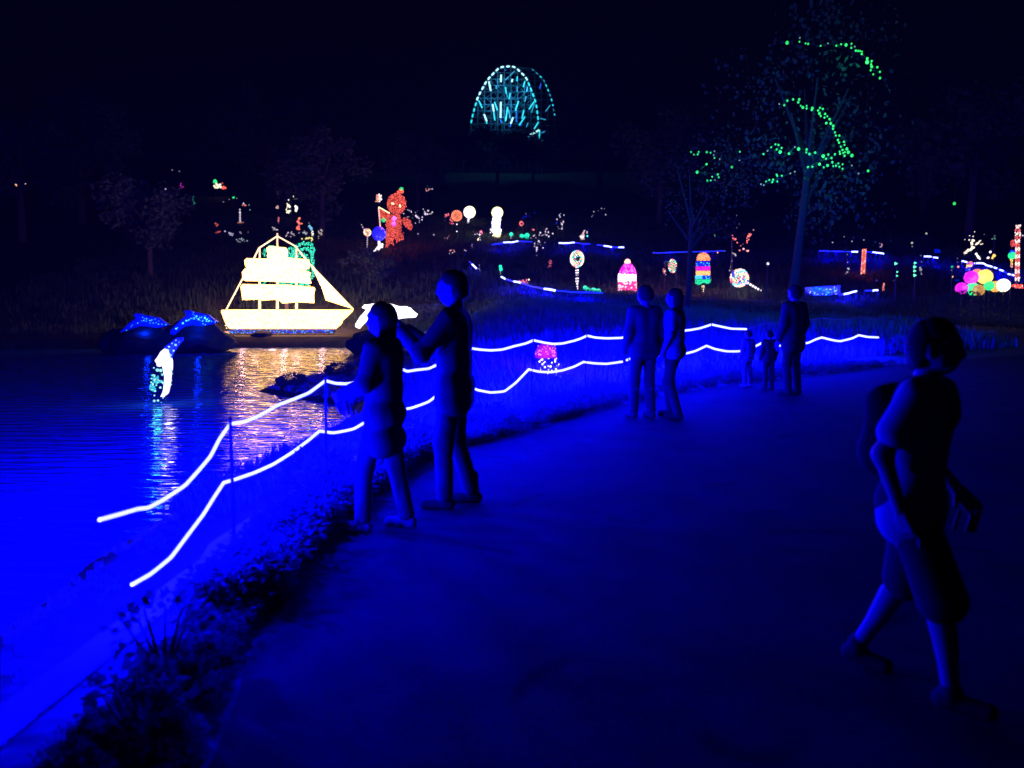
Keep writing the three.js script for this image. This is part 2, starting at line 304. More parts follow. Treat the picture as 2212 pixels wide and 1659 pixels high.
function scatter(name, label, cat, geos, mat, spots) { // spots: [x, D, scale]; one stuff object
  const g = thing(name, label, cat); g.userData.kind = 'stuff';
  const M = new THREE.Matrix4(), Q = new THREE.Quaternion();
  geos.forEach((geo, k) => {
    const mine = spots.filter((_, i) => i % geos.length === k), im = new THREE.InstancedMesh(geo, mat, mine.length);
    im.name = 'tuft'; im.castShadow = im.receiveShadow = true; im.userData.kind = 'stuff';
    mine.forEach(([x, D, s], i) => im.setMatrixAt(i, M.compose(at0(x, D), Q.setFromAxisAngle(V(0, 1, 0), rr(0, 6.283)), V(s, s * rr(0.8, 1.2), s))));
    g.add(im);
  });
}
const edgeX = (D) => { for (let i = 0; i + 1 < PATH_EDGE.length; i++) if (D <= PATH_EDGE[i + 1][1]) return lerp(PATH_EDGE[i][0], PATH_EDGE[i + 1][0], clamp((D - PATH_EDGE[i][1]) / (PATH_EDGE[i + 1][1] - PATH_EDGE[i][1]), 0, 1)); return 14; };
{ // lawn beyond the fence, and grass on the near bank
  const spots = [];
  while (spots.length < 19000) { const D = 12 + 28 * Math.pow(rnd(), 1.15), x = rr(-6.5, 16); if (D > fenceD(x) + 0.25 && inPond(x, D) < -0.12 && D < 42) spots.push([x, D, rr(0.7, 1.3) * (1 + D * 0.018) * (x < -2 ? 0.4 : D < fenceD(x) + 7 ? 1.45 : 1)]); }
  while (spots.length < 21500) { const D = rr(1.5, 14), x = rr(-3, 0.4); if (x < edgeX(D) - 1.0 && inPond(x, D) < -0.05 && D < fenceD(x) + 1) { const k = x + 1.95 - 0.02 * D; if (Math.abs(x + 1.92) > 0.2 || D > 6) spots.push([x, D, rr(0.5, 0.9) * (D < 6 ? 0.3 : 1)]); } }
  scatter('lawn_grass', 'rough grass covering the lit slope and pond bank behind the rope fence', 'grass', [blades(16, 0.13, 0.12), blades(16, 0.14, 0.15), blades(14, 0.12, 0.1)], grassMat, spots);
  const far = [];
  while (far.length < 9000) { const D = 34 + 40 * Math.pow(rnd(), 1.4), x = rr(-26, 30); if (inPond(x, D) < -0.2 && !(x > -13.4 && x < -6 && D < 38)) far.push([x, D, rr(1.6, 3.4)]); }
  scatter('hillside_undergrowth', 'dark undergrowth covering the hillside behind the pond', 'undergrowth', [blades(16, 0.16, 0.13), blades(18, 0.2, 0.1)], leafMat, far);
}
{ // the dark planting bed between fence and path
  const low = () => leafGeo(Array.from({ length: 110 }, () => { const d = anyDir(); d.y = Math.abs(d.y) * 0.9 + 0.1; d.normalize(); const n = anyDir(); return [d.clone().multiplyScalar(rr(0.02, 0.13)).setY(rr(0, 0.22)), rr(0.03, 0.055), n, V(d.x, rr(-0.1, 0.6), d.z).normalize()]; }));
  const spots = [];
  while (spots.length < 2600) { const D = 1.6 + 18 * Math.pow(rnd(), 1.2), e = edgeX(D), f = D > 12.7 ? null : D < 5.2 ? -1.62 : D < 7 ? -1.6 : D < 8.7 ? -1.2 : D < 10.6 ? -0.7 : 0.3; const x = D > 12.7 ? rr(e - 2, e) : rr(f, e); if (D > 12.7 && D > fenceD(x) - 0.3) continue; if (x < e - 0.06) spots.push([x, D, rr(0.6, 0.95) * (D < 4 ? 0.42 : D > 8.5 ? 0.6 : 1)]); }
  scatter('ground_cover', 'low dark ground cover planting between the path and the rope fence', 'ground cover', [low(), low(), low()], leafMat, spots);
}
function shrub(x, D, w, h, label, leaf = 0.07, n = 420, mat = leafMat) {
  const s = thing('leafy_shrub', label, 'shrub', at0(x, D)), stems = [], list = [];
  for (let i = 0; i < 9; i++) { const a = i / 9 * 6.283 + rr(0, 0.5), k = rr(0.3, 0.9); stems.push(rod(V(0, -0.05, 0), V(Math.cos(a) * w * 0.5 * k, h * rr(0.5, 0.9), Math.sin(a) * w * 0.5 * k), 0.012, 0.005, 5)); }
  for (let i = 0; i < n; i++) { const d = anyDir(), q = Math.cbrt(rr(0.25, 1)), c = V(d.x * w * 0.5 * q, h * 0.52 + d.y * h * 0.48 * q, d.z * w * 0.5 * q); if (perlin.noise(c.x * 5 + x, c.y * 5, c.z * 5 + D) < -0.22) continue; list.push([c, leaf * rr(0.7, 1.3), anyDir(), V(d.x, d.y * 0.5 + rr(-0.4, 0.4), d.z).normalize()]); }
  part('stem', mergeGeometries(stems), bark, s);
  part('foliage', leafGeo(list), mat, s);
  return s;
}
shrub(-1.52, 3.45, 0.42, 0.34, 'pale leafy shrub at the end of the lower rope light in the bottom left bed', 0.045, 380);
shrub(-1.4, 2.9, 0.4, 0.24, 'low leafy shrub on the kerb in the bottom left corner of the bed', 0.04, 300);
shrub(-1.42, 5.9, 0.55, 0.48, 'rounded shrub in the bed at the heels of the person with long dark hair', 0.06, 380);
shrub(-1.05, 8.0, 0.7, 0.42, 'bushy shrub in the bed between the two people watching the ship', 0.06, 480);
shrub(-0.35, 9.9, 0.8, 0.3, 'wide shrub in the bed just right of the tall person in ankle boots', 0.06, 480);
shrub(4.3, 16.6, 0.9, 0.4, 'low shrub at the path edge behind the small person in pale clothes', 0.07, 400);
shrub(-5.0, 18.6, 0.6, 0.28, 'dark bush on the left tip of the grassy point in the pond', 0.09, 420, leafMat);
shrub(-4.4, 21.0, 0.7, 0.3, 'dark bush on the grassy point against the bright reflection', 0.1, 460, leafMat);
shrub(-3.7, 27, 0.9, 0.4, 'dark bush at the back of the grassy point below the ship', 0.1, 460, leafMat);
// trees on the hill
function crown(n, rx, ry, leaf) {
  const list = [], clumps = Array.from({ length: 26 }, () => { const d = anyDir(), q = Math.cbrt(rr(0.15, 1)); return [V(d.x * rx * q, d.y * ry * q, d.z * rx * q), rr(0.22, 0.42) * rx]; });
  for (let i = 0; i < n; i++) { const [c, r] = clumps[Math.floor(rnd() * 26)], d = anyDir(), q = Math.cbrt(rnd()); list.push([c.clone().addScaledVector(d, r * q), leaf * rr(0.7, 1.3), anyDir(), anyDir()]); }
  return leafGeo(list);
}
const CROWNS = [crown(2600, 1, 1, 0.12), crown(2600, 1, 1.15, 0.12), crown(2400, 1.1, 0.9, 0.12)];
function trunkGeo(h) {
  const list = [rod(V(0, -0.6, 0), V(0.02 * h, h * 0.62, 0), 0.035 * h, 0.018 * h, 8)];
  for (let i = 0; i < 7; i++) { const a = i * 2.4, y = h * rr(0.35, 0.6); list.push(rod(V(0.012 * h, y, 0), V(Math.cos(a) * h * 0.24, y + h * rr(0.14, 0.3), Math.sin(a) * h * 0.24), 0.014 * h, 0.005 * h, 5)); }
  return mergeGeometries(list);
}
function tree(px, D, h, w, k, label, mat = leafMat) {
  const x = (px - CX) / FOCAL * D, t = thing('hillside_tree', label, 'tree', at0(x, D), 'trees on the hillside');
  part('trunk', trunkGeo(h), bark, t);
  const c = part('crown', CROWNS[k % 3], mat, t); c.scale.set(w / 2, h * 0.36, w / 2); c.position.y = h * 0.66; c.rotation.y = k * 1.7;
  return t;
}
[[330, 46, 5.5, 4.6, 'tall dark tree at the left end of the far shore'], [800, 43, 2.0, 2.6, 'dark rounded tree right of the bow of the ship'],
 [905, 82, 7.5, 6, 'dark tree behind the red gingerbread figure'], [60, 60, 9, 8, 'large dark tree at the far left of the hill'], [190, 70, 10, 8, 'tall dark tree left of the magenta light'], [1290, 105, 12, 12, 'dark tree low on the right of the blue roller coaster'],
 [1075, 118, 7.7, 12, 'wide dark tree hiding the foot of the blue roller coaster'], [960, 120, 7, 12, 'dark tree left of the blue roller coaster'], [1150, 122, 6, 8, 'dark tree below the right leg of the blue roller coaster'], [1420, 70, 9, 8, 'dark tree left of the green tree lights'],
 [700, 60, 7, 6, 'dark tree behind the green palm lights'], [590, 90, 12, 9, 'tall tree on the ridge behind the masts'], [2080, 60, 11, 9, 'dark tree above the giant sweets'], [1980, 80, 13, 10, 'tall dark tree on the right of the hill']]
  .forEach(([px, D, h, w, label], k) => tree(px, D, h, w, k, label));
// hedge below the sweets on the right
{
  const h = thing('clipped_hedge', 'dark hedge in front of the giant coloured gumballs', 'hedge', at0(20.2, 33)), list = [];
  for (let i = 0; i < 5200; i++) { const x = rr(-3.4, 5), y = rr(0, 1) ** 0.6 * (1.42 + 0.12 * Math.sin(x * 2.1)), z = rr(-0.5, 0.5); list.push([V(x, y, z), rr(0.06, 0.13), anyDir(), anyDir()]); }
  part('foliage', leafGeo(list), leafMat, h);
}
// rocks at the water's edge
const rockGeo = (r, sx, sy, sz) => { const g = new THREE.IcosahedronGeometry(r, 3), p = g.attributes.position, a = rr(0, 50); for (let i = 0; i < p.count; i++) { const v = V(p.getX(i), p.getY(i), p.getZ(i)), k = 1 + 0.35 * perlin.noise(v.x / r * 1.3 + a, v.y / r * 1.3, v.z / r * 1.3) + 0.12 * perlin.noise(v.x / r * 4 + a, v.y / r * 4, v.z / r * 4); p.setXYZ(i, v.x * k * sx, v.y * k * sy, v.z * k * sz); } g.computeVertexNormals(); return g; };
const rockMat = std(0.06, 0.056, 0.05, 0.95);
[[300, 745, 30.6, 1, 1.3, 0.7, 'long dark rock in the water under the left dolphin'], [350, 735, 31.2, 0.8, 1.2, 0.9, 'squat dark rock between the two dolphins'], [425, 733, 31, 0.85, 1.4, 0.8, 'flat rock in the water under the right dolphin'], [475, 738, 31.5, 0.5, 1.3, 0.6, 'small rock at the water below the stern of the ship'],
 [565, 724, 34.6, 0.28, 1.5, 0.7, 'small dark rock in front of the blue keel lights'], [800, 742, 30, 0.6, 1.4, 0.8, 'rock at the shore right of the ship reflection']]
  .forEach(([px, py, D, r, sx, sy, label]) => tag(part('shore_rock', rockGeo(r, sx, sy, 1), rockMat, scene), label, 'rock').position.copy(U(px, py, D)));
// ---------------------------------------------------------------- light sculptures
const RED = [1.5, 0.16, 0.1], PINK = [1.7, 0.35, 0.6], MAG = [1.1, 0.03, 1.0], WHITE = [2.0, 1.8, 2.1], WARM = [2.2, 1.7, 0.9], GREEN = [0.03, 1.0, 0.3], TEAL = [0.03, 1.2, 0.7], CYAN = [0.15, 1.4, 1.6], BLU = [0.02, 0.06, 2.0], ORANGE = [1.7, 0.55, 0.15], YELLOW = [1.8, 1.2, 0.2], PURPLE = [0.55, 0.01, 1.1], PALE = [0.9, 0.75, 0.95], DIM = [0.25, 0.22, 0.3];
const wire = std(0.05, 0.05, 0.055, 0.6);
// frames of reference read off the plate: [u, v] of an enlarged view -> place on the plate
const frameA = (u, v) => [779.4 + u * 0.1021, 393.1 + v * 0.1021], frameB = (u, v) => [1003 + u * 0.09804, 427 + v * 0.09804], frameC = (u, v) => [1206.3 + u * 0.13887, 420.2 + v * 0.13887], frameD = (u, v) => [1016.6 + u * 0.30637, 406.6 + v * 0.30637],
  frameE = (u, v) => [1545.2 + u * 0.11434, 460.8 + v * 0.11434], frameF = (u, v) => [2006 + u * 0.13073, 460.8 + v * 0.13073], frameG = (u, v) => [1626.5 + u * 0.26473, 406.6 + v * 0.26473], frameH = (u, v) => [474.4 + u * 0.13787, 372.7 + v * 0.13787], frameI = (u, v) => [u * 0.24508, 305 + v * 0.24508], frameJ = (u, v) => [237.2 + u * 0.1511, 643.8 + v * 0.1511];
class Sculpt { // a thing whose foot is where the sight line to (u, v) meets the ground, or at a given distance
  constructor(name, label, category, F, u, v, D, group) {
    this.F = F; this.D = D ?? hit(...F(u, v)); this.o = U(...F(u, v), this.D);
    this.g = thing(name, label, category, this.o, group); this.m = this.D / FOCAL * (F(1, 0)[0] - F(0, 0)[0]); this.b = new Bulbs();
  }
  p(u, v, z = 0) { return U(...this.F(u, v), this.D - z).sub(this.o); }          // z metres nearer
  bulbs(name = 'bulb_string') { if (this.b.p.length) this.b.build(name, this.g); this.b = new Bulbs(); return this; }
  dot(u, v, c, r = 8, z = 0) { this.b.add(this.p(u, v, z), c, r * this.m); return this; }
  dots(list, c, r = 8, z = 0) { list.forEach(([u, v, k]) => this.dot(u, v, c, k ?? r, z)); return this; }
  ball(u, v, R, c, n, r, f = () => c) { // bulbs wound over a sphere
    const o = this.p(u, v), k = R * this.m;
    for (let i = 0; i < n; i++) { const y = 1 - 2 * (i + 0.5) / n, a = i * 2.39996, s = Math.sqrt(1 - y * y), d = V(s * Math.cos(a), y, s * Math.sin(a)); this.b.add(o.clone().addScaledVector(d, k), f(d, i), r * this.m); }
    return this;
  }
  fill(poly, c, step, r, depth = 0.12, f) { // bulbs in rows over a flat frame, front and back
    const vs = poly.map((q) => q[1]), lo = Math.min(...vs), hi = Math.max(...vs);
    for (let v = lo + step / 2, row = 0; v < hi; v += step, row++) {
      const xs = []; poly.forEach(([u0, v0], i) => { const [u1, v1] = poly[(i + 1) % poly.length]; if ((v0 > v) !== (v1 > v)) xs.push(u0 + (u1 - u0) * (v - v0) / (v1 - v0)); });
      xs.sort((a, b) => a - b);
      for (let q = 0; q + 1 < xs.length; q += 2) for (let u = xs[q] + step * (row % 2 ? 0.3 : 0.7); u < xs[q + 1]; u += step) { const a = u + rr(-0.2, 0.2) * step, b = v + rr(-0.2, 0.2) * step; this.b.add(this.p(a, b, rr(-depth, depth)), f ? f(a, b) : c, r * this.m * rr(0.8, 1.15)); }
    }
    return this;
  }
  outline(poly, name = 'wire_frame', thick = 0.012, mat = wire, close = true) { const pts = poly.map(([u, v]) => this.p(u, v)), list = []; for (let i = 0; i + (close ? 0 : 1) < pts.length; i++) { const a = pts[i], b = pts[(i + 1) % pts.length]; if (a.distanceTo(b) > 1e-3) list.push(rod(a, b, thick, thick, 5)); } part(name, mergeGeometries(list), mat, this.g); return this; }
  pole(u0, v0, u1, v1, thick = 0.018, mat = wire, name = 'pole') { part(name, rod(this.p(u0, v0), this.p(u1, v1), thick, thick * 0.8, 6), mat, this.g); return this; }
  stake(u, v, name = 'pole') { const a = this.p(u, v).add(this.o), b = V(a.x, Math.max(ground(a.x, -a.z), -0.9) - 0.2, a.z); if (a.y - b.y > 0.1) part(name, rod(a.sub(this.o), b.sub(this.o), 0.02, 0.025, 6), wire, this.g); return this; }
  solid(name, geometry, mat) { part(name, geometry, mat, this.g); return this; }
  light(u, v, c, cd, z = 0.5) { lamp(this.p(u, v, z), c, cd, 4, this.g); return this; }
  shape(poly, depth, bevel = 0.03) { const s = new THREE.Shape(); poly.forEach(([u, v], i) => { const q = this.p(u, v); i ? s.lineTo(q.x, q.y) : s.moveTo(q.x, q.y); }); return new THREE.ExtrudeGeometry(s, { depth, bevelEnabled: true, bevelSize: bevel, bevelThickness: bevel, bevelSegments: 3 }).translate(0, 0, -depth / 2); }
}
const ring = (u, v, ru, rv = ru, n = 28) => Array.from({ length: n }, (_, i) => [u + ru * Math.cos(i / n * 6.2832), v + rv * Math.sin(i / n * 6.2832)]);
const path2 = (pts, n) => { const c = new THREE.CatmullRomCurve3(pts.map(([u, v]) => V(u, v, 0)), false, 'catmullrom', 0.5); return c.getSpacedPoints(n).map((p) => [p.x, p.y]); };

// ----- roller coaster hump with cyan light tubes, on the ridge
{
  const F = (u, v) => [914.9 + u * 0.18381, 101.7 + v * 0.18381], D = 140, s = new Sculpt('roller_coaster', 'roller coaster hump outlined in cyan light tubes above the hill', 'roller coaster', F, 960, 1500, D);
  const front = [[440, 1500], [505, 1150], [556, 905], [580, 790], [607, 690], [640, 585], [690, 490], [738, 405], [792, 338], [838, 293], [880, 250], [930, 231], [995, 227], [1055, 227], [1108, 262], [1150, 303], [1192, 342], [1218, 385], [1245, 450], [1275, 525], [1300, 595], [1322, 660], [1336, 755], [1350, 870], [1365, 1000], [1380, 1200], [1400, 1500]];
  const shift = ([u, v]) => [u + 205 - (u - 950) * 0.02, v + 18 + (u - 950) * 0.01], frame = [], DZ = -3.2, m = s.m;
  const P = (q, z) => s.p(q[0], q[1], z);
  const timber = std(0.09, 0.1, 0.12, 0.9), backArc = front.map(shift);
  for (let i = 0; i + 1 < front.length; i++) { frame.push(rod(P(front[i], 0), P(front[i + 1], 0), 0.13, 0.13, 5), rod(P(backArc[i], DZ), P(backArc[i + 1], DZ), 0.13, 0.13, 5)); frame.push(rod(P(front[i], 0), P(backArc[i], DZ), 0.07, 0.07, 4)); }
  const topAt = (u) => { for (let i = 0; i + 1 < front.length; i++) if (u >= front[i][0] && u <= front[i + 1][0]) return lerp(front[i][1], front[i + 1][1], (u - front[i][0]) / (front[i + 1][0] - front[i][0])); return 1500; };
  const widthAt = (v) => { const us = front.filter((q) => q[1] <= v).map((q) => q[0]); return us.length ? [Math.min(...us), Math.max(...us)] : null; };
  for (let u = 560; u <= 1340; u += 78) { frame.push(rod(s.p(u, topAt(u), 0), s.p(u, 1450, 0), 0.1, 0.1, 5)); const b = shift([u, topAt(u)]); frame.push(rod(s.p(b[0], b[1], DZ), s.p(b[0], 1450, DZ), 0.1, 0.1, 5)); }
  for (let v = 300; v <= 1400; v += 75) { const w = widthAt(v); if (!w) continue; frame.push(rod(s.p(w[0], v, 0), s.p(w[1], v, 0), 0.07, 0.07, 4)); const a = shift([w[0], v]), b = shift([w[1], v]); frame.push(rod(s.p(a[0], a[1], DZ), s.p(b[0], b[1], DZ), 0.07, 0.07, 4)); for (let u = w[0] + 20; u < w[1] - 60; u += 78) if (topAt(u) < v - 40 && v > 380) { const e = rnd() < 0.5; frame.push(rod(s.p(e ? u : u + 78, v - 75, 0), s.p(e ? u + 78 : u, v, 0), 0.05, 0.05, 4), rod(s.p(u + 40, v, 0), s.p(u + 190, v + 18, DZ), 0.05, 0.05, 4)); } }
  s.solid('timber_frame', mergeGeometries(frame), timber);
  const bright = glow(0.75, 1.5, 1.7, 0.2), mid = glow(0.03, 0.85, 1.05, 0.2), dim = glow(0.03, 0.28, 0.5, 0.2), deep = glow(0.01, 0.08, 0.9, 0.2);
  const bar = (a, b, w, mat, z = 0.25) => s.solid('light_tube', rod(s.p(a[0], a[1], z), s.p(b[0], b[1], z), w * m, w * m, 7), mat);
  const arc = new THREE.CatmullRomCurve3(front.slice(2, 24).map(([u, v]) => V(u, v, 0)), false, 'catmullrom', 0.3);
  for (let i = 0; i < 24; i++) { const k = arc.getPointAt((i + 0.2) / 24), q = arc.getPointAt((i + 0.74) / 24); bar([k.x, k.y], [q.x, q.y], 9.5, i > 3 && i < 17 ? bright : mid); }
  const arc2 = new THREE.CatmullRomCurve3([[1270, 255], [1340, 315], [1410, 385], [1450, 470], [1490, 570], [1520, 680], [1548, 835]].map(([u, v]) => V(u, v, 0)), false, 'catmullrom', 0.3);
  for (let i = 0; i < 11; i++) { const k = arc2.getPointAt((i + 0.15) / 11), q = arc2.getPointAt((i + 0.62) / 11); bar([k.x, k.y], [q.x, q.y], 7, i < 2 ? dim : i % 3 ? mid : dim, DZ + 0.2); }
  for (const [a, b, c, d, k] of [[912, 325, 908, 408, 2], [768, 405, 790, 512, 2], [1045, 378, 1037, 408, 2], [1102, 345, 1098, 398, 1], [1192, 400, 1172, 468, 1], [965, 472, 972, 545, 1], [1018, 540, 1005, 610, 1], [1222, 465, 1212, 520, 0], [1100, 465, 1098, 520, 0], [855, 455, 853, 490, 0], [1205, 575, 1192, 640, 0], [978, 550, 985, 590, 0],
    [650, 628, 688, 715, 1], [835, 645, 868, 740, 1], [908, 645, 905, 830, 2], [812, 672, 825, 755, 2], [825, 765, 838, 860, 1], [712, 790, 742, 870, 2], [742, 870, 740, 900, 1], [988, 705, 965, 870, 1], [1000, 735, 1018, 835, 0], [1118, 635, 1080, 745, 1], [1092, 745, 1092, 880, 3], [1178, 742, 1158, 840, 1], [1192, 818, 1115, 932, 1], [1052, 828, 1025, 900, 2], [1300, 640, 1240, 730, 1], [1305, 660, 1268, 770, 0], [1228, 890, 1202, 960, 0],
    [1352, 880, 1300, 960, 1], [1358, 975, 1280, 1022, 2], [1365, 975, 1360, 1075, 1], [1432, 990, 1385, 1008, 0], [1488, 682, 1435, 755, 0], [1268, 1010, 1255, 1028, 2], [1240, 1050, 1195, 1085, 0], [1410, 1090, 1385, 1105, 0], [1370, 838, 1438, 852, 0], [1070, 280, 1010, 340, 0], [1000, 350, 960, 385, 0], [905, 850, 915, 890, 3], [1025, 905, 1018, 935, 3], [1380, 430, 1365, 490, 3], [955, 268, 970, 270, 3], [1150, 900, 1140, 940, 3]])
    bar([a, b], [c, d], k === 2 ? 9 : k === 1 ? 7.5 : 6, [dim, mid, bright, deep][k]);
  for (const [u, v] of [[900, 400], [1050, 650], [950, 800], [1200, 500], [750, 650]]) s.light(u, v, [0.05, 0.55, 1], 22, 1.2);
}
// ----- rope lights edging the hillside walks
{
  const edge = (name, label, list, lit) => {
    const pts = list.map(([px, py]) => { return U(px, py, hit(px, py, 26, 0.5)); });
    const t = thing(name, label, 'rope light', pts[0], 'rope lights edging the hillside walks'), mats = [glow(0.012, 0.03, 1.1), glow(1.6, 1.9, 6)];
    for (let i = 0; i + 1 < pts.length; i++) { const a = pts[i].clone().sub(pts[0]), b = pts[i + 1].clone().sub(pts[0]), on = lit[i % lit.length]; part('rope_light', tube([a, a.clone().lerp(b, 0.5).setY((a.y + b.y) / 2 + 0.01), b], on ? 0.045 : 0.035, 8, 5), mats[on], t); }
    for (let i = 0; i < pts.length; i += 2) { const a = pts[i].clone().sub(pts[0]); part('post', rod(a, V(a.x, a.y - 0.7, a.z), 0.02, 0.02, 6), wire, t); }
    return (cd, n) => { const c = new THREE.CatmullRomCurve3(pts); for (let i = 0; i < n; i++) lamp(c.getPointAt((i + 0.5) / n).add(V(0, -0.06, 0.06)).sub(pts[0]), [0, 0, 1], cd * 0.9, 2, t); };
  };
  edge('walk_edge_light', 'curving blue rope light below the green lollipop, running to the tall lollipop', [[1083, 598], [1092, 603], [1110, 608], [1125, 611], [1148, 619], [1176, 624], [1200, 628], [1235, 631], [1302, 633]], [1, 0, 1, 0, 0, 1, 0, 0])(22, 6);
  edge('walk_edge_light', 'short blue rope light slanting down left of the dotted white pole', [[1014, 565], [1020, 571], [1029, 580]], [0, 1])(8, 1);
  edge('walk_edge_light', 'blue rope light under the gumball machine and green trees', [[1062, 529], [1082, 526], [1087, 524], [1107, 523.5], [1119, 521], [1150, 522.5]], [0, 0, 1, 1, 0])(14, 3);
  edge('walk_edge_light', 'blue rope light with bright ends above the tall lollipop', [[1207, 525], [1218, 525.5], [1230, 525], [1241, 524], [1260, 527], [1275, 527]], [1, 1, 1, 0, 0])(12, 3);
  edge('walk_edge_light', 'blue rope light sloping above the pink soft-serve light', [[1290, 529], [1305, 531], [1322, 534], [1336, 534.5], [1348, 534.5]], [0, 1, 0, 1])(10, 2);
  edge('walk_edge_light', 'faint blue rope light beside the rainbow ice lolly', [[1410, 546], [1418, 546.5], [1540, 543], [1566, 542]], [0, 0, 0])(8, 2);
  edge('walk_edge_light', 'dashed blue rope light left of the red post', [[1769, 542], [1794, 543], [1806, 543], [1825, 543.5], [1839, 544], [1853, 544]], [0, 0, 0, 0, 1])(12, 3);
  edge('walk_edge_light', 'blue rope light with bright end just right of the red post', [[1873, 544], [1885, 545], [1893, 546], [1909, 548]], [0, 1, 1])(12, 2);
  edge('walk_edge_light', 'bright blue rope light above the head of the nearest walker', [[1996, 554], [2012, 554.5], [2016, 556], [2026, 557.5]], [1, 0, 1])(12, 2);
  edge('walk_edge_light', 'bright blue rope light curving down behind the giant gumballs', [[2078, 564], [2090, 567], [2104, 569], [2125, 569], [2131, 573], [2154, 580], [2160, 583], [2168, 586], [2178, 592], [2190, 595]], [1, 0, 1, 1, 1, 0, 1, 0, 1])(20, 5);
  edge('walk_edge_light', 'blue rope light on the ground left of the small red post', [[1812, 637], [1822, 636], [1832, 634], [1850, 629]], [0, 1, 1])(12, 3);
  edge('walk_edge_light', 'short blue rope light touching the small red post', [[1868, 628], [1885, 628], [1896, 627]], [0, 1])(8, 1);
}
// ----- green lights through the tree on the right
{
  const F = (u, v) => [1423.2 + u * 0.27573, 54.2 + v * 0.27573];
  const big = thing('string_light_tree', 'tall dark tree carrying green string lights at the upper right', 'tree', at0((1703 - CX) / FOCAL * 31, 31)), h = 11.6;
  const bt = part('trunk', trunkGeo(h).scale(0.5, 1, 0.5), bark, big); bt.rotation.z = -0.07;
  const c = part('crown', crown(1700, 1, 1, 0.045), leafMat, big); c.scale.set(3.6, 4.2, 3.2); c.position.set(0.75, h * 0.62, 0);
  const small = thing('string_light_tree', 'smaller dark tree with a few scattered green lights left of the tall one', 'tree', at0((1484 - CX) / FOCAL * 34, 34));
  part('trunk', trunkGeo(6.8).scale(0.55, 1, 0.55), bark, small);
  const c2 = part('crown', crown(900, 1, 1, 0.06), leafMat, small); c2.scale.set(2.2, 2.1, 2); c2.position.set(0.7, 5, 0);
  const cone = new THREE.IcosahedronGeometry(0.72, 1).scale(1, 1.15, 1), lit = glow(0.03, 0.85, 0.075, 0.1), weak = glow(0.15, 0.3, 0.2, 0.1);
  const string = (label, D, list, lamps) => {
    const pts = list.map(([u, v]) => U(...F(u, v), D)), t = thing('green_light_string', label, 'string lights', pts[0], 'green string lights in the trees');
    list.forEach(([u, v, k = 1], i) => { const b = part('light_bulb', cone, k < 0.55 ? weak : lit, t), r = (k < 0.55 ? 0.035 : 0.047 + 0.024 * (k - 1)); b.scale.setScalar(r); b.position.copy(pts[i]).sub(pts[0]); b.rotation.z = rr(-0.2, 0.2); });
    const wireList = []; for (let i = 0; i + 1 < pts.length; i++) { const a = pts[i].clone().sub(pts[0]), b = pts[i + 1].clone().sub(pts[0]); if (a.distanceTo(b) < 1.6 && a.distanceTo(b) > 0.02) wireList.push(rod(a, b, 0.005, 0.005, 4)); }
    if (wireList.length) part('cable', mergeGeometries(wireList), wire, t);
    for (const [u, v, cd] of lamps) lamp(U(...F(u, v), D - 0.25).sub(pts[0]), [0.04, 1, 0.15], cd * 2, 2, t);
  };
  string('upper arch of green string lights in the tall tree', 28, [[1005, 138, 2.2], [1105, 100, .5], [1102, 130, .6], [1150, 143, .7], [1170, 147, 1], [1268, 162, .7], [1325, 143, .4], [1390, 162, .6], [1428, 150, .7], [1467, 155, 1.8], [1510, 145, .6], [1508, 178, .7], [1535, 168, .5], [1543, 200, 1.2], [1562, 202, 1.1], [1578, 203, .7], [1592, 208, .6], [1590, 226, 1], [1633, 262, 1.5], [1632, 290, 2.5], [1668, 282, 1], [1663, 308, .8], [1668, 326, 1.6], [1712, 330, 1.1], [1660, 354, .8], [1732, 366, 1], [1680, 386, .6], [1733, 415, 1.3]], [[1632, 290, 1.1], [1467, 150, 0.4]]);
  string('middle zigzag of green string lights in the tall tree', 28, [[943, 618, .4], [983, 627, 1], [1007, 592, 1.1], [1052, 582, 1.1], [1100, 582, 1.3], [1092, 604, 1.3], [1112, 632, .6], [1128, 645, 1.6], [1158, 632, .6], [1158, 652, .9], [1203, 650, 1.5], [1198, 664, 1.1], [1248, 668, 1], [1262, 648, .8], [1285, 656, 1], [1258, 692, 1.6], [1268, 712, .7], [1303, 695, 1.1], [1298, 724, .8], [1320, 714, .6], [1338, 737, 1.2], [1312, 768, 1.2], [1347, 770, 1.4], [1367, 790, 1.5], [1365, 812, 1.1], [1380, 840, .8], [1387, 865, .8], [1414, 865, 1], [1403, 900, 1.1], [1412, 920, 1], [1451, 914, 1], [1455, 938, .6], [1426, 953, .7], [1440, 978, 1.1], [1474, 970, 1.7], [1486, 996, 2], [1458, 995, .7], [1416, 992, .7], [1513, 1022, 2.1], [1455, 1024, 1.2], [1420, 1008, .8], [1445, 1002, .7]], [[1300, 760, 0.9], [1400, 960, 1.0], [1180, 700, 0.4]]);
  string('lower bank of green string lights in the tall tree', 27, [[820, 1010, .9], [852, 985, .4], [880, 957, .7], [914, 934, .8], [937, 938, .8], [923, 974, .7], [962, 962, .7], [950, 994, 2], [1020, 1007, 1.2], [1065, 955, .5], [1095, 970, 2], [1158, 974, 1.1], [1155, 997, .8], [1180, 1010, 1.2], [1224, 999, 1.2], [1288, 1026, 2.1], [1328, 1014, .9], [1310, 1047, .8], [1353, 1041, 1], [1380, 1012, .9], [1168, 1113, 1], [1203, 1110, .9], [1258, 1090, 1.5], [1292, 1115, .6], [1322, 1100, 1.5], [1360, 1075, 1.1], [1367, 1105, .6], [1388, 1102, .9], [1407, 1083, .6], [1415, 1110, .8], [1440, 1090, .7], [1440, 1126, .7], [1512, 1100, .4], [1565, 1163, .4], [1640, 1142, 1.4]], [[1290, 1060, 1.0], [960, 1000, 0.6], [1100, 1010, 0.5]]);
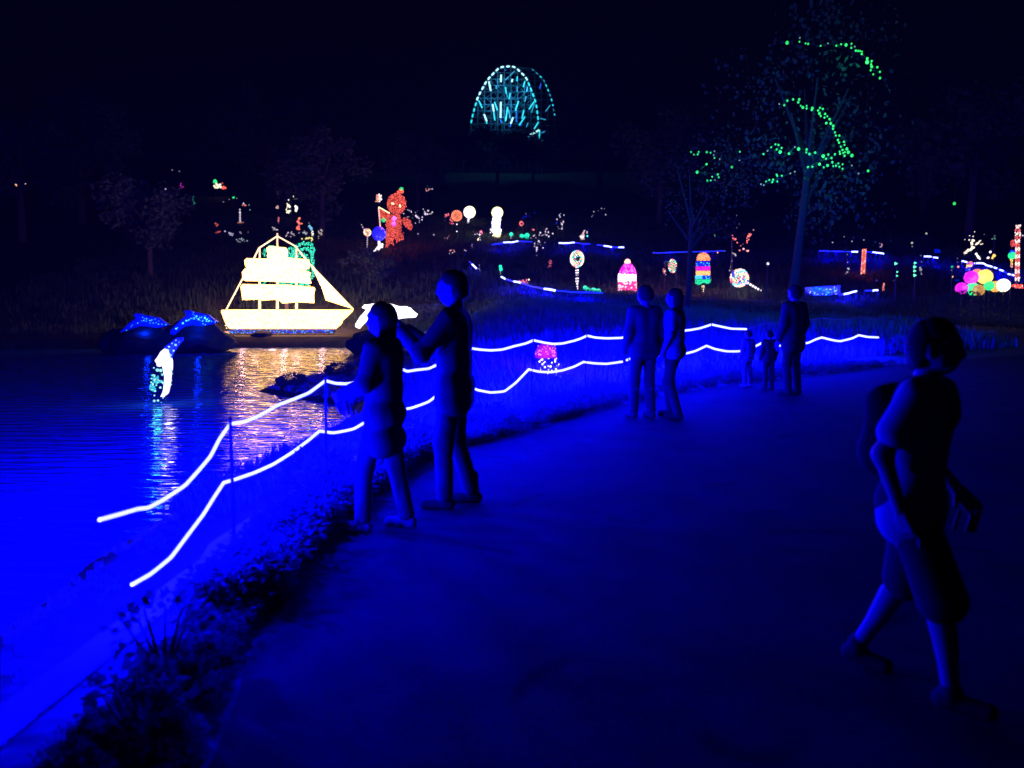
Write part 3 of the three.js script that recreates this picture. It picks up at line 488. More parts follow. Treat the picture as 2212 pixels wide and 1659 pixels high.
  string('small cluster of green lights under the left of the tall tree', 27, [[840, 1225, .6], [865, 1213, .7], [895, 1211, 1], [888, 1230, .9], [928, 1225, .7], [923, 1172, .8], [928, 1182, .7], [964, 1180, .8], [1030, 1162, .5], [1065, 1148, .5], [822, 1254, .4], [800, 1246, .4]], [[900, 1200, 0.25]]);
  string('scattered green lights in the smaller tree', 32, [[252, 994, .8], [275, 1014, .7], [305, 1012, 1.1], [312, 994, .9], [375, 995, 1.2], [406, 1000, .8], [436, 988, .5], [430, 1018, .5], [436, 1041, .8], [374, 1090, 1.3], [300, 1152, 2.2], [462, 1170, 1.3], [470, 1192, .9], [418, 1188, .8], [440, 1214, .5], [380, 1218, .9], [407, 1217, .9], [572, 1112, 1.4], [635, 992, 1], [632, 1060, .5], [478, 1050, .4]], [[370, 1100, 0.5]]);
  const F2 = (u, v) => [1762.1 + u * 0.2859, v * 0.2859];
  const lone = (label, u, v, k, D, mat) => { const o = U(...F2(u, v), D), t = thing('hanging_light', label, 'hanging light', o); const b = part('light_bulb', cone, mat, t); b.scale.setScalar(0.05 + 0.02 * k); part('cable', rod(V(0, 0.05, 0), V(0.02, 0.5, 0), 0.006), wire, t); };
  lone('single green light hanging in the dark tree above the sweets', 1048, 1538, 2.3, 40, lit);
}
// ----- dolphins and the diving figure
{
  const body = [[822, 378], [760, 345], [705, 300], [640, 288], [560, 272], [500, 266], [455, 248], [420, 238], [372, 240], [392, 270], [402, 300], [350, 335], [290, 380], [220, 450], [160, 512], [165, 535], [205, 540], [250, 500], [310, 455], [390, 425], [470, 420], [560, 432], [610, 428], [660, 410], [740, 400]];
  const spots = [[468, 275], [495, 296], [525, 296], [460, 328], [486, 320], [520, 330], [570, 320], [590, 325], [600, 312], [648, 300], [700, 327], [662, 350], [620, 358], [574, 358], [694, 374], [800, 380], [745, 372], [320, 385], [303, 407], [240, 460], [232, 472], [398, 358]];
  const s = new Sculpt('dolphin_light', 'left of two leaping blue dolphin lights on the rocks beside the ship', 'dolphin sculpture', frameJ, 520, 640, 30.5, 'leaping blue dolphin lights');
  const blue = new THREE.MeshStandardMaterial({ color: new THREE.Color().setRGB(0.05, 0.08, 0.3), roughness: 0.5, emissive: new THREE.Color().setRGB(0.0, 0.002, 0.55) });
  s.solid('glowing_body', s.shape(body, 0.12, 0.05), blue);
  for (const [u, v] of spots) s.dot(u, v, CYAN, rr(3.5, 7), 0.14);
  s.bulbs(); s.stake(420, 420); s.stake(620, 425); s.light(500, 480, [0, 0.02, 1], 2);
  const t = s.g.clone(); t.name = numbered('dolphin_light'); scene.add(t);
  tag(t, 'right of two leaping blue dolphin lights, nearest the stern of the ship', 'dolphin sculpture', 'leaping blue dolphin lights');
  t.position.copy(U(...frameJ(1235, 612), 30.5)); t.scale.set(0.96, 1.04, 1);
  const extra = new Sculpt('dolphin_light', '', '', frameJ, 1235, 612, 30.5); scene.remove(extra.g); extra.g = t;
  for (const [u, v, r] of [[1040, 370, 14], [1090, 335, 13], [1130, 320, 8], [1160, 305, 8], [1205, 312, 8], [1240, 280, 11], [1272, 315, 14], [1368, 298, 15], [1398, 318, 13], [1432, 335, 11], [1330, 342, 8], [1390, 342, 9], [938, 445, 13], [1200, 218, 5], [1340, 378, 6], [1372, 390, 7]]) extra.dot(u, v, CYAN, r, 0.3);
  extra.bulbs();
}
{
  const s = new Sculpt('diving_dolphin_light', 'white glowing diving dolphin light with blue tail and cyan bulbs standing in the pond', 'dolphin sculpture', frameJ, 700, 1500, 16.2);
  const w = glow(1.25, 1.12, 1.2, 0.3), tail = new THREE.MeshStandardMaterial({ color: new THREE.Color().setRGB(0.05, 0.08, 0.3), roughness: 0.5, emissive: new THREE.Color().setRGB(0, 0.002, 0.9) });
  s.solid('glowing_body', s.shape([[790, 738], [745, 775], [705, 845], [668, 893], [690, 925], [695, 960], [715, 965], [740, 940], [765, 950], [780, 1000], [790, 1060], [803, 1110], [800, 1200], [785, 1320], [768, 1365], [750, 1398], [775, 1398], [820, 1352], [838, 1280], [855, 1180], [862, 1060], [878, 1000], [878, 900], [862, 850], [848, 780], [835, 742]], 0.07, 0.02), w);
  s.solid('glowing_tail', s.shape([[800, 700], [850, 665], [905, 620], [965, 575], [1035, 572], [1040, 600], [1000, 640], [950, 705], [905, 780], [880, 840], [845, 760]], 0.05, 0.015), tail);
  const C = [0.04, 0.6, 0.8], K = [0.4, 1.0, 1.1];
  s.dots([[945, 605, 9], [890, 648, 10], [940, 670, 18], [845, 697, 14], [912, 752, 15], [988, 632, 6], [865, 815, 20], [835, 745, 14], [630, 998, 12], [680, 1030, 26], [728, 1035, 26], [752, 1095, 20], [885, 1040, 14], [898, 1082, 9], [890, 1180, 7], [877, 1238, 12], [768, 1215, 22], [722, 1280, 18], [760, 1355, 13], [637, 1392, 14], [635, 1470, 20], [688, 1465, 18], [760, 1428, 11], [735, 1492, 7]], K, 10, 0.06);
  for (const [u, v, r] of [[620, 1120, 36], [680, 1130, 34], [620, 1175, 36], [665, 1180, 34], [700, 1190, 34], [740, 1195, 14], [600, 1225, 36], [640, 1225, 38], [590, 1275, 36], [630, 1270, 36], [640, 1320, 28], [605, 1315, 22]]) for (let i = 0; i < 7; i++) s.dot(u + rr(-r, r) * 0.7, v + rr(-r, r) * 0.7, rnd() < 0.3 ? K : C, 14, rr(-0.05, 0.1));
  s.bulbs(); s.stake(795, 1330); s.light(640, 1220, [0.05, 0.6, 1], 0.4, 0.3); s.light(800, 1000, [1, 0.85, 0.9], 0.4, 0.3);
}
{ // white shape right of the ship
  const F = (u, v) => [745.5 + u * 0.16343, 609.9 + v * 0.16343], s = new Sculpt('white_sculpture_light', 'overexposed white sculpture with pointed ends behind the head of the long-haired person', 'light sculpture', F, 520, 690, 32);
  s.solid('glowing_body', s.shape([[160, 575], [162, 555], [225, 455], [292, 388], [288, 335], [252, 328], [270, 312], [345, 305], [470, 280], [600, 300], [700, 335], [800, 336], [850, 352], [890, 395], [932, 425], [918, 445], [760, 455], [600, 500], [420, 480], [310, 470], [220, 545], [185, 588]], 0.25, 0.05), glow(3, 2.8, 2.9, 0.6));
  s.stake(420, 480); s.stake(650, 490); s.light(500, 560, [1, 0.9, 1], 6);
}
{ // jellyfish
  const F = (u, v) => [1118.2 + u * 0.0817, 711.6 + v * 0.0817], s = new Sculpt('jellyfish_light', 'pink and red jellyfish light with white dotted tentacles behind the rope fence', 'jellyfish sculpture', F, 800, 1330, hit(...F(800, 1330), 14));
  const dome = new THREE.SphereGeometry(1, 20, 10, 0, 6.2832, 0, 1.75); dome.scale(290 * s.m, 330 * s.m, 250 * s.m); const q = s.p(750, 690); dome.translate(q.x, q.y, q.z);
  s.solid('glowing_dome', dome, new THREE.MeshStandardMaterial({ color: new THREE.Color().setRGB(0.2, 0.05, 0.2), roughness: 0.6, emissive: new THREE.Color().setRGB(0.32, 0.004, 0.5), side: THREE.DoubleSide }));
  s.dots([[545, 435], [790, 440], [700, 462], [985, 435], [750, 502], [850, 490], [862, 520, 24], [930, 487], [655, 525], [570, 557, 24], [620, 572], [535, 600], [478, 640, 20], [565, 660, 30], [610, 668, 22], [762, 588, 24], [915, 562, 26], [960, 565, 22], [978, 613, 24], [918, 618], [800, 650, 20], [945, 690, 30], [985, 690, 20], [1000, 505]], PINK, 17, 0.2);
  s.dots([[560, 740, 26], [695, 715, 28], [818, 758, 28], [650, 795, 32], [620, 805, 24], [578, 850, 30], [720, 860, 22], [695, 880, 22], [655, 920, 30], [995, 800, 28], [990, 850, 28], [1030, 765, 16], [905, 880, 26], [1090, 920, 20], [1060, 962, 30], [870, 980, 36], [805, 968, 20], [720, 998, 34], [605, 1003, 20], [622, 1060, 30], [817, 1067, 20], [912, 1095, 32], [1010, 1048, 28], [1050, 1060, 20], [810, 1170, 32], [1045, 1155, 28], [1010, 1220, 22], [1130, 1260, 30], [1162, 1152, 13], [670, 1210, 12]], WHITE, 20, 0.1);
  s.bulbs();
  for (const run of [[[560, 740], [650, 920], [620, 1060]], [[695, 715], [720, 998], [810, 1170]], [[818, 758], [905, 880], [912, 1095]], [[960, 690], [990, 850], [1130, 1260]]]) s.outline(run, 'tentacle_wire', 0.004, wire, false);
  s.stake(750, 700);
  s.light(750, 560, [0.6, 0.05, 0.7], 0.6, 0.4);
}
// ----- gingerbread figure and its neighbours
{
  const s = new Sculpt('gingerbread_light', 'large red gingerbread man light with a green-topped red hat and purple buttons', 'gingerbread sculpture', frameA, 700, 1400), R = (u, v) => { const k = rnd(); return [1.25 + k * 0.5, 0.13 + k * 0.08, 0.07 + k * 0.09]; };
  const headP = ring(757, 462, 206, 226), bodyP = [[650, 690], [820, 690], [858, 780], [862, 960], [845, 1110], [905, 1060], [912, 1230], [850, 1240], [800, 1260], [760, 1290], [720, 1180], [690, 1240], [690, 1330], [620, 1300], [575, 1390], [525, 1380], [525, 1120], [540, 960], [520, 880], [600, 760]], armL = [[372, 560], [600, 660], [640, 720], [560, 860], [440, 770], [380, 760]], armR = ring(985, 880, 78, 150).map(([u, v]) => { const a = -0.62, x = u - 985, y = v - 880; return [985 + x * Math.cos(a) - y * Math.sin(a), 880 + x * Math.sin(a) + y * Math.cos(a)]; });
  s.outline(headP).outline(bodyP).outline(armL).outline(armR);
  s.fill(headP.filter(() => true), RED, 27, 12, 0.1, R).bulbs('head_bulb_string');
  s.fill(bodyP, RED, 27, 12, 0.1, R).bulbs('body_bulb_string');
  s.fill(armL, RED, 27, 12, 0.1, R).bulbs('arm_bulb_string'); s.fill(armR, RED, 27, 12, 0.1, R).bulbs('arm_bulb_string');
  for (let i = 0; i < 12; i++) s.dot(lerp(385, 600, i / 11), lerp(535, 655, i / 11), WARM, 15, 0.16).dot(lerp(380, 410, i / 11), lerp(560, 935, i / 11), [1.9, 0.9, 0.8], 16, 0.16);
  s.bulbs('trim_bulb_string');
  s.dots([[665, 455, 22], [690, 460, 20], [825, 490, 20], [832, 520, 22]], WARM, 20, 0.18).bulbs('eye_bulb');
  for (const [u, v] of [[706, 775], [698, 885]]) { const q = s.p(u, v, 0.16); s.solid('button_light', new THREE.SphereGeometry(52 * s.m, 14, 10).scale(1, 1, 0.5).translate(q.x, q.y, q.z), glow(0.5, 0.005, 0.95)); }
  s.fill(ring(478, 800, 55, 42), GREEN, 22, 13, 0.05).bulbs('leaf_bulb_string');
  s.fill([[735, 218], [800, 165], [850, 150], [905, 190], [912, 225], [860, 245]], RED, 22, 13, 0.08, R).bulbs('hat_bulb_string'); s.fill(ring(860, 150, 42, 34), GREEN, 20, 13, 0.05).bulbs('pompom_bulb');
  s.light(700, 700, [1, 0.12, 0.08], 14, 0.9);
}
{ const s = new Sculpt('mitten_light', 'small pinkish-white rounded light beside the gingerbread head', 'light sculpture', frameA, 385, 1400, hit(...frameA(700, 1400)) + 1.5); s.fill([[330, 285], [375, 248], [430, 270], [445, 330], [445, 405], [380, 432], [305, 425], [325, 380]], 0, 22, 12, 0.06, (u) => u > 380 ? [2, 1.5, 1.4] : [1.4, 0.5, 0.4]).bulbs(); s.stake(390, 425); }
function lollipop(name, label, F, u, v, R, foot, colour, stick, n = 90, D, r = R * 0.13) {
  const s = new Sculpt(name, label, 'lollipop sculpture', F, ...foot, D);
  s.ball(u, v, R, null, n, r, colour).bulbs('head_bulb_string');
  const k = stick.n ?? 8; for (let i = 0; i < k; i++) s.dot(lerp(u + (foot[0] - u) * R / Math.hypot(foot[0] - u, foot[1] - v), foot[0], (i + 0.5) / k), lerp(v + (foot[1] - v) * R / Math.hypot(foot[0] - u, foot[1] - v), foot[1], (i + 0.5) / k), stick.c, stick.r ?? R * 0.14, 0.02);
  s.bulbs('stick_bulb_string'); s.pole(u, v, ...foot, 0.02); s.outline(ring(u, v, R * 0.97)); return s;
}
const mixOf = (...cs) => (d, i) => { const c = cs[Math.floor((Math.atan2(d.y, d.x) / 6.2832 + 0.5 + 0.6 * Math.hypot(d.x, d.y)) * cs.length * 1.99) % cs.length]; return c; };
lollipop('lollipop_light', 'small multicoloured lollipop light left of the blue lollipop', frameA, 140, 1065, 75, [135, 1390], mixOf(WARM, YELLOW, PINK, WHITE), { c: PALE, n: 6, r: 13 }, 70).dots([[18, 905, 12], [40, 955, 13], [65, 1000, 11]], [0.9, 0.7, 0.8]).bulbs('arm_bulb_string');
{
  const s = new Sculpt('lollipop_light', 'solid blue lollipop light on a white bow stick in front of the gingerbread man', 'lollipop sculpture', frameA, 365, 1500);
  const q = s.p(385, 1095); s.solid('glowing_head', new THREE.SphereGeometry(150 * s.m, 24, 16).scale(0.97, 1, 0.5).translate(q.x, q.y, q.z), glow(0, 0.004, 1.6));
  s.dots([[435, 993, 8], [510, 1052, 7], [512, 1078, 6], [505, 1167, 9], [335, 1160, 6], [415, 1168, 6], [465, 1198, 6]], WHITE, 7, 0.3).bulbs('sparkle_bulb');
  s.fill([[360, 1245], [400, 1245], [410, 1290], [460, 1300], [475, 1350], [455, 1395], [400, 1400], [390, 1460], [360, 1470], [345, 1420], [270, 1490], [258, 1475], [330, 1400], [365, 1350]], WHITE, 18, 12, 0.05).bulbs('stick_bulb_string'); s.pole(385, 1240, 365, 1500);
}
const net = (name, label, cat, F, pts, c, r, foot, D, group) => { const s = new Sculpt(name, label, cat, F, ...foot, D, group); pts.forEach(([u, v, k, col]) => s.dot(u, v, col ?? c, k ?? r, rr(-0.3, 0.3))); s.bulbs(); if (pts.length > 1) { const a = pts.map(([u, v]) => [u, v]); s.outline(a.slice(0, 12), 'cable', 0.006, wire, false); } s.stake(pts[0][0], pts[0][1]); return s; };
net('bush_light', 'net of white lights over a bush right of the gingerbread man', 'string lights', frameA, [[905, 670, 15], [990, 590, 10], [1025, 603, 10], [1065, 617, 13], [1070, 640, 12], [1160, 645, 10], [1165, 715, 22], [1195, 742, 24], [1230, 768, 16], [1300, 742, 18], [1320, 575, 12], [1350, 630, 16], [1365, 675, 28], [1410, 680, 20], [1425, 607, 20], [1460, 675, 12], [1510, 640, 16], [1490, 672, 10], [1295, 798, 16], [1240, 820, 9], [1155, 870, 11], [1240, 855, 9], [985, 740, 9], [1015, 735, 9], [1100, 690, 8, DIM], [1090, 760, 8, DIM], [1200, 610, 8, DIM]], PALE, 12, [1200, 1000]);
net('hilltop_light', 'flat pinkish cluster of lights above the white-lit bush', 'string lights', frameA, [[1375, 150, 12], [1400, 185, 13], [1430, 175, 13], [1440, 150, 12], [1465, 150, 13], [1385, 182, 12], [1510, 148, 15, PALE], [1415, 88, 8, DIM]], [1.0, 0.4, 0.38], 12, [1440, 420], 75);
net('red_candy_light', 'ragged red-pink candy light left of the round red lollipop', 'light sculpture', frameA, [[1790, 690, 17], [1815, 705, 24], [1850, 672, 16], [1790, 735, 18], [1860, 700, 14], [1905, 760, 17], [1895, 800, 15], [1935, 835, 18], [1920, 880, 15], [1955, 880, 13], [1880, 865, 10], [1910, 815, 14]], [1.3, 0.22, 0.3], 15, [1915, 1230]);
net('red_candy_light', 'small dim pink light cluster below the round red lollipop', 'light sculpture', frameA, [[1780, 1183, 11, PALE], [1835, 1210, 13, PALE], [1840, 1190, 12], [1862, 1145, 10], [1830, 1180, 10]], [0.8, 0.2, 0.25], 11, [1830, 1240]);
net('ground_light', 'pair of small white lights on the dark slope right of the gingerbread man', 'light', frameA, [[1212, 1098, 12], [1520, 1122, 10], [1545, 1118, 14]], PALE, 12, [1400, 1160]);
net('ground_light', 'pinkish arc of lights low on the slope above the fence', 'light sculpture', frameA, [[1890, 1450, 14], [1915, 1442, 14], [1980, 1470, 16], [1880, 1512, 14, PALE], [1900, 1520, 12, PALE], [1940, 1498, 12, PALE], [1962, 1440, 8]], [1.1, 0.45, 0.4], 12, [1930, 1560]);
lollipop('lollipop_light', 'round red lollipop light on a thin stick', frameA, 2030, 715, 105, [2035, 1120], () => [1.7, 0.38, 0.2], { c: WHITE, n: 2, r: 14 }, 90);
lollipop('lollipop_light', 'white-yellow lollipop light with a short white stick left of the gumball machine', frameB, 115, 320, 112, [85, 565], (d) => d.x + d.y > -0.2 ? [2.4, 2.1, 1.3] : WHITE, { c: WHITE, n: 4, r: 26 }, 150, undefined, 22).dots([[45, 410, 16]], BLU).bulbs('bow_bulb');
{ // gumball machine
  const s = new Sculpt('gumball_machine_light', 'bright white and yellow gumball machine light with a round globe', 'gumball machine sculpture', frameB, 730, 875), y = glow(2.6, 2.2, 0.9), w = glow(2.4, 2.2, 2.8);
  const q = s.p(727, 330), M = (r, h) => new THREE.CylinderGeometry(r[0] * s.m, r[1] * s.m, h * s.m, 24);
  const put = (name, g, u, v, mat) => { const p = s.p(u, v); s.solid(name, g.translate(p.x, p.y, p.z), mat); };
  s.solid('glowing_globe', new THREE.SphereGeometry(124 * s.m, 28, 18).translate(q.x, q.y, q.z), y);
  put('glowing_collar', M([88, 95], 62), 715, 470, w); put('glowing_column', M([96, 88], 165), 698, 605, w); put('glowing_base', M([112, 100], 60), 710, 728, w); put('glowing_foot', M([88, 62], 86), 722, 822, y);
  for (let i = 0; i < 40; i++) s.dot(rr(600, 800), rr(530, 690), BLU, 7, 0.46);
  s.dots([[580, 700, 18], [575, 770, 14], [632, 835, 18], [595, 720, 14]], WHITE).bulbs('trim_bulb_string');
  const curl = path2([[780, 312], [755, 300], [735, 315], [745, 338], [775, 350], [778, 372], [750, 380], [730, 368]], 12).map(([u, v]) => s.p(u, v, 128 * s.m)); s.solid('slot_mark', tube(curl, 9 * s.m, 24, 5), std(0.3, 0.25, 0.12));
  s.light(720, 400, [1, 0.85, 0.6], 12, 1);
}
net('pink_flower_light', 'pink and white ragged light between the white lollipop and gumball machine', 'light sculpture', frameB, [[372, 745, 24, PINK], [385, 780, 22, PINK], [335, 815, 18, WHITE], [365, 810, 18, PINK], [285, 795, 16, PALE], [235, 810, 13, PALE], [345, 760, 16, PINK], [340, 875, 14, PALE], [310, 905, 20, [1.2, 1.1, 0.7]], [300, 930, 18, WARM], [350, 930, 12, PALE], [205, 748, 8, DIM]], PINK, 15, [310, 1000]);
net('ground_light', 'small dim white squiggle light on the slope below the pink-white light', 'light sculpture', frameB, [[175, 1030, 10], [165, 1055, 11], [180, 1080, 11], [190, 1078, 8]], [0.5, 0.45, 0.6], 10, [178, 1110]);
net('ground_light', 'two tiny white lights at the left end of the upper walk', 'light', frameB, [[5, 1155, 10], [35, 1168, 12], [8, 1250, 14, [0, 0.01, 0.8]]], PALE, 10, [20, 1290]);
net('red_candy_light', 'small red ring light above the green lit bush', 'light sculpture', frameB, ring(1258, 570, 34, 42, 13).map(([u, v]) => [u, v, 17]), [1.6, 0.25, 0.28], 14, [1258, 880]);
net('red_candy_light', 'single small red light above the bare white-lit tree', 'light', frameB, [[1520, 705, 17], [1538, 708, 12], [1503, 703, 9]], [1.6, 0.25, 0.35], 12, [1520, 900]);
{ const s = new Sculpt('light_topiary', 'small teal lollipop-shaped tree light above the upper blue rope', 'tree light', frameB, 1028, 935); s.ball(1034, 808, 34, TEAL, 50, 11, (d) => d.y > 0.3 ? [0.1, 1.3, 0.9] : TEAL).bulbs(); s.dots([[1028, 868, 9], [1028, 888, 10]], PALE).bulbs('stick_bulb'); s.pole(1032, 810, 1028, 935); }
{ const s = new Sculpt('light_topiary', 'cluster of teal-green lit bushes above the upper blue rope', 'bush light', frameB, 1330, 930); for (const [u, v, R] of [[1265, 845, 36], [1340, 850, 30], [1385, 830, 42], [1385, 890, 24]]) s.ball(u, v, R, TEAL, 46, 12); s.bulbs(); s.stake(1385, 870); }
net('blue_swirl_light', 'faint smudge of blue lights above the red ring light', 'light sculpture', frameB, [[1285, 448, 12], [1310, 430, 14], [1340, 415, 15], [1370, 412, 14], [1355, 385, 12], [1440, 410, 12], [1400, 395, 8], [1358, 350, 7, PALE], [1545, 335, 13], [1548, 332, 5, PALE]], [0.0, 0.01, 0.7], 12, [1370, 760], 62);
function bareTree(label, F, foot, trunk, limbs, bulbs, c) {
  const s = new Sculpt('white_light_tree', label, 'tree', F, ...foot), list = [];
  const w = (a, b, r) => list.push(rod(s.p(...a), s.p(...b), r, r * 0.6, 6));
  w(foot, trunk, 0.07); limbs.forEach(([a, b]) => w(a, b, 0.035));
  s.solid('trunk', mergeGeometries(list), bark); bulbs.forEach(([u, v, k]) => s.dot(u, v, c, k, rr(0.05, 0.25))); s.bulbs('light_bulb_string'); return s;
}
bareTree('bare tree dotted with white lights right of the green lit bushes', frameB, [1590, 1320], [1600, 1080], [[[1600, 1080], [1640, 950]], [[1640, 950], [1540, 830]], [[1640, 950], [1800, 760]], [[1640, 950], [1660, 780]], [[1720, 850], [1950, 790]], [[1600, 1080], [1740, 1100]], [[1780, 790], [1820, 680]]],
  [[1820, 682, 15], [1795, 705, 11], [1675, 772, 22], [1652, 822, 13], [1712, 832, 10], [1745, 820, 10], [1788, 750, 17], [1850, 742, 11], [1850, 768, 16], [1785, 808, 12], [1815, 825, 17], [1862, 853, 19], [1948, 790, 19], [1525, 845, 15], [1545, 825, 14], [1575, 885, 9], [1640, 955, 22], [1660, 985, 12], [1625, 965, 10], [1550, 1010, 16], [1618, 1022, 9], [1545, 1070, 13], [1598, 1102, 24], [1598, 1142, 22], [1588, 1180, 12], [1735, 1105, 16], [1595, 1272, 13], [1775, 988, 8], [1682, 1040, 6], [1465, 890, 10]], PALE);
bareTree('slim bare tree with a few white lights above the end of the upper rope', frameB, [2150, 830], [2155, 660], [[[2155, 660], [2180, 500]], [[2170, 560], [2060, 470]], [[2170, 560], [2110, 380]], [[2180, 500], [2195, 390]]],
  [[2098, 385, 18], [2120, 350, 9], [2195, 385, 14], [2110, 425, 14], [2042, 477, 17], [2180, 510, 10], [2183, 537, 17], [2135, 555, 11], [2152, 585, 22], [2158, 628, 10], [2150, 680, 22], [2060, 640, 8], [2085, 680, 7]], PALE).dots([[2032, 550, 9], [2025, 575, 8]], BLU).bulbs('light_bulb_string');
net('hilltop_light', 'sparse dim white lights high on the slope above the tall lollipop', 'string lights', frameC, [[670, 217, 10], [550, 268, 9], [735, 313, 11], [715, 222, 6], [622, 250, 5], [520, 343, 6], [535, 322, 5]], [0.55, 0.5, 0.65], 8, [650, 520], 70);
{ const s = new Sculpt('cone_light', 'slim pointed ice-cream cone light above the tall lollipop', 'ice cream sculpture', frameC, 365, 735); s.fill([[405, 538], [412, 548], [405, 620], [400, 700], [345, 705], [335, 650], [365, 610], [390, 560]], 0, 15, 8, 0.06, (u, v) => v > 640 && v < 670 ? WHITE : [1.1, 0.75, 0.7]).bulbs(); s.outline([[405, 538], [400, 700], [345, 705], [335, 650]]); }
net('star_light', 'small cyan light under a white star beside the ice-cream cone', 'light', frameC, [[450, 645, 15], [445, 580, 10, PALE], [447, 600, 9, PALE], [465, 545, 10, [0, 0.01, 0.7]]], CYAN, 12, [450, 740]);
{
  const s = new Sculpt('lollipop_light', 'tall multicoloured oval lollipop light on a long beaded stick', 'lollipop sculpture', frameC, 290, 1515), o = s.p(290, 1000);
  const f = mixOf(WARM, WHITE, [1.8, 1.2, 0.6], PINK, CYAN, WARM);
  for (let i = 0; i < 150; i++) { const y = 1 - 2 * (i + 0.5) / 150, a = i * 2.39996, q = Math.sqrt(1 - y * y), d = V(q * Math.cos(a), y, q * Math.sin(a)); if (d.z < -0.3 || Math.hypot(d.x - 0.15, d.y + 0.05) < 0.28) continue; s.b.add(o.clone().add(V(d.x * 100 * s.m, d.y * 122 * s.m, d.z * 60 * s.m)), f(d), 13 * s.m); }
  s.bulbs('head_bulb_string');
  for (const v of [1130, 1180, 1218, 1255, 1308, 1350]) s.dot(276, v, WHITE, v === 1255 ? 7 : 13).dot(303, v - 4, WHITE, v === 1255 ? 7 : 14);
  s.dots([[293, 1385, 17], [294, 1430, 15], [294, 1466, 15], [288, 1503, 10]], WHITE).bulbs('stick_bulb_string'); s.pole(290, 1000, 290, 1515, 0.02).outline(ring(290, 1000, 100, 122)); s.light(290, 1000, [1, 0.85, 0.7], 3, 0.6);
}
{ const s = new Sculpt('caterpillar_light', 'teal-green caterpillar-shaped light at the foot of the tall lollipop', 'caterpillar sculpture', frameC, 540, 1550); for (const [u, v, R] of [[415, 1450, 24], [430, 1500, 26], [460, 1490, 36], [500, 1510, 26], [545, 1500, 42], [590, 1510, 36], [625, 1500, 26], [632, 1525, 22]]) s.ball(u, v, R, TEAL, 36, 11, (d) => d.y > 0.4 ? [0.15, 1.5, 1.0] : [0.02, 1.1, 0.7]); s.bulbs(); s.dots([[685, 1530, 10], [730, 1515, 11]], [0.4, 0.4, 0.9]).bulbs('antenna_bulb'); s.stake(545, 1500); s.light(540, 1490, [0.05, 1, 0.6], 1.6, 0.4); }
net('flower_light', 'dim red-pink flower light left of the tall lollipop', 'light sculpture', frameD, [[560, 510, 5], [568, 515, 5], [552, 520, 4], [560, 530, 6], [570, 530, 4], [556, 545, 4], [565, 550, 4], [548, 555, 3]], [0.9, 0.15, 0.22], 5, [560, 600]);
net('flower_light', 'low patch of red and pink lights beside the curving walk', 'light sculpture', frameD, [[345, 655, 7], [358, 660, 8], [370, 650, 7], [378, 663, 9], [392, 655, 8], [400, 668, 6], [352, 668, 5], [365, 670, 6, PINK], [410, 645, 7, WARM], [385, 668, 7, PINK], [338, 662, 4, PALE], [395, 645, 6]], [1.3, 0.25, 0.4], 7, [375, 680]);
{ const s = new Sculpt('light_topiary', 'small teal tree light on a white stick at the start of the curving walk', 'tree light', frameD, 210, 612); s.ball(210, 552, 9, TEAL, 22, 4); s.ball(214, 571, 10, TEAL, 24, 4); s.bulbs(); s.dots([[210, 588, 3], [210, 596, 4], [211, 604, 4]], PALE).bulbs('stick_bulb'); s.pole(211, 560, 210, 612); }
net('dotted_pole_light', 'thin pole of dim white lights left of the teal tree light', 'pole light', frameD, [[62, 542, 3], [63, 555, 3], [60, 568, 4], [64, 580, 4], [62, 592, 4], [63, 598, 3]], [0.6, 0.5, 0.7], 4, [62, 606]);
{ // pink soft-serve
  const s = new Sculpt('soft_serve_light', 'magenta, white and pink tiered soft-serve ice cream light', 'ice cream sculpture', frameC, 1070, 1515);
  const tier = (name, u0, u1, v0, v1, f, n, r, top = 1) => { const c = (u0 + u1) / 2, R = (u1 - u0) / 2, o = s.p(c, v1), h = (v1 - v0) * s.m; for (let i = 0; i < n; i++) { const y = (i + 0.5) / n, a = i * 2.39996, k = R * s.m * lerp(1, top, y * y); s.b.add(o.clone().add(V(Math.cos(a) * k, y * h, Math.sin(a) * k * 0.8)), f(), r * s.m); } s.bulbs(name); };
  s.ball(1075, 1050, 38, 0, 40, 14, () => [2, 1.1, 0.8]).bulbs('cherry_bulb_string');
  tier('magenta_bulb_string', 952, 1204, 1085, 1252, () => rnd() < 0.3 ? [1.6, 0.3, 1.5] : [1.1, 0.02, 0.95], 260, 15, 0.35);
  tier('white_bulb_string', 942, 1194, 1245, 1350, () => [2.3, 1.9, 2.2], 120, 20);
  tier('pink_bulb_string', 940, 1204, 1352, 1488, () => rnd() < 0.3 ? [2, 1.1, 1.3] : [1.4, 0.06, 0.42], 170, 17, 1);
  s.outline([[950, 1245], [1190, 1245], [1200, 1350], [1190, 1490], [955, 1490], [940, 1350]]).stake(1075, 1400); s.light(1075, 1250, [1, 0.15, 0.8], 8, 0.9);
}
net('ornament_light', 'oval multicoloured ornament light hanging between the soft serve and ice lolly', 'ornament light', frameC, [...ring(1775, 1110, 58, 98, 16).map(([u, v], i) => [u, v, 14, [PINK, [0.9, 0.5, 0.4], CYAN, WARM][i % 4]]), ...Array.from({ length: 26 }, (_, i) => [1775 + 50 * Math.cos(i * 2.4) * Math.sqrt(i / 26), 1110 + 90 * Math.sin(i * 2.4) * Math.sqrt(i / 26), 12, i % 3 ? [1.4, 0.7, 0.5] : [0.4, 1, 0.7]])], PINK, 12, [1775, 1480]);
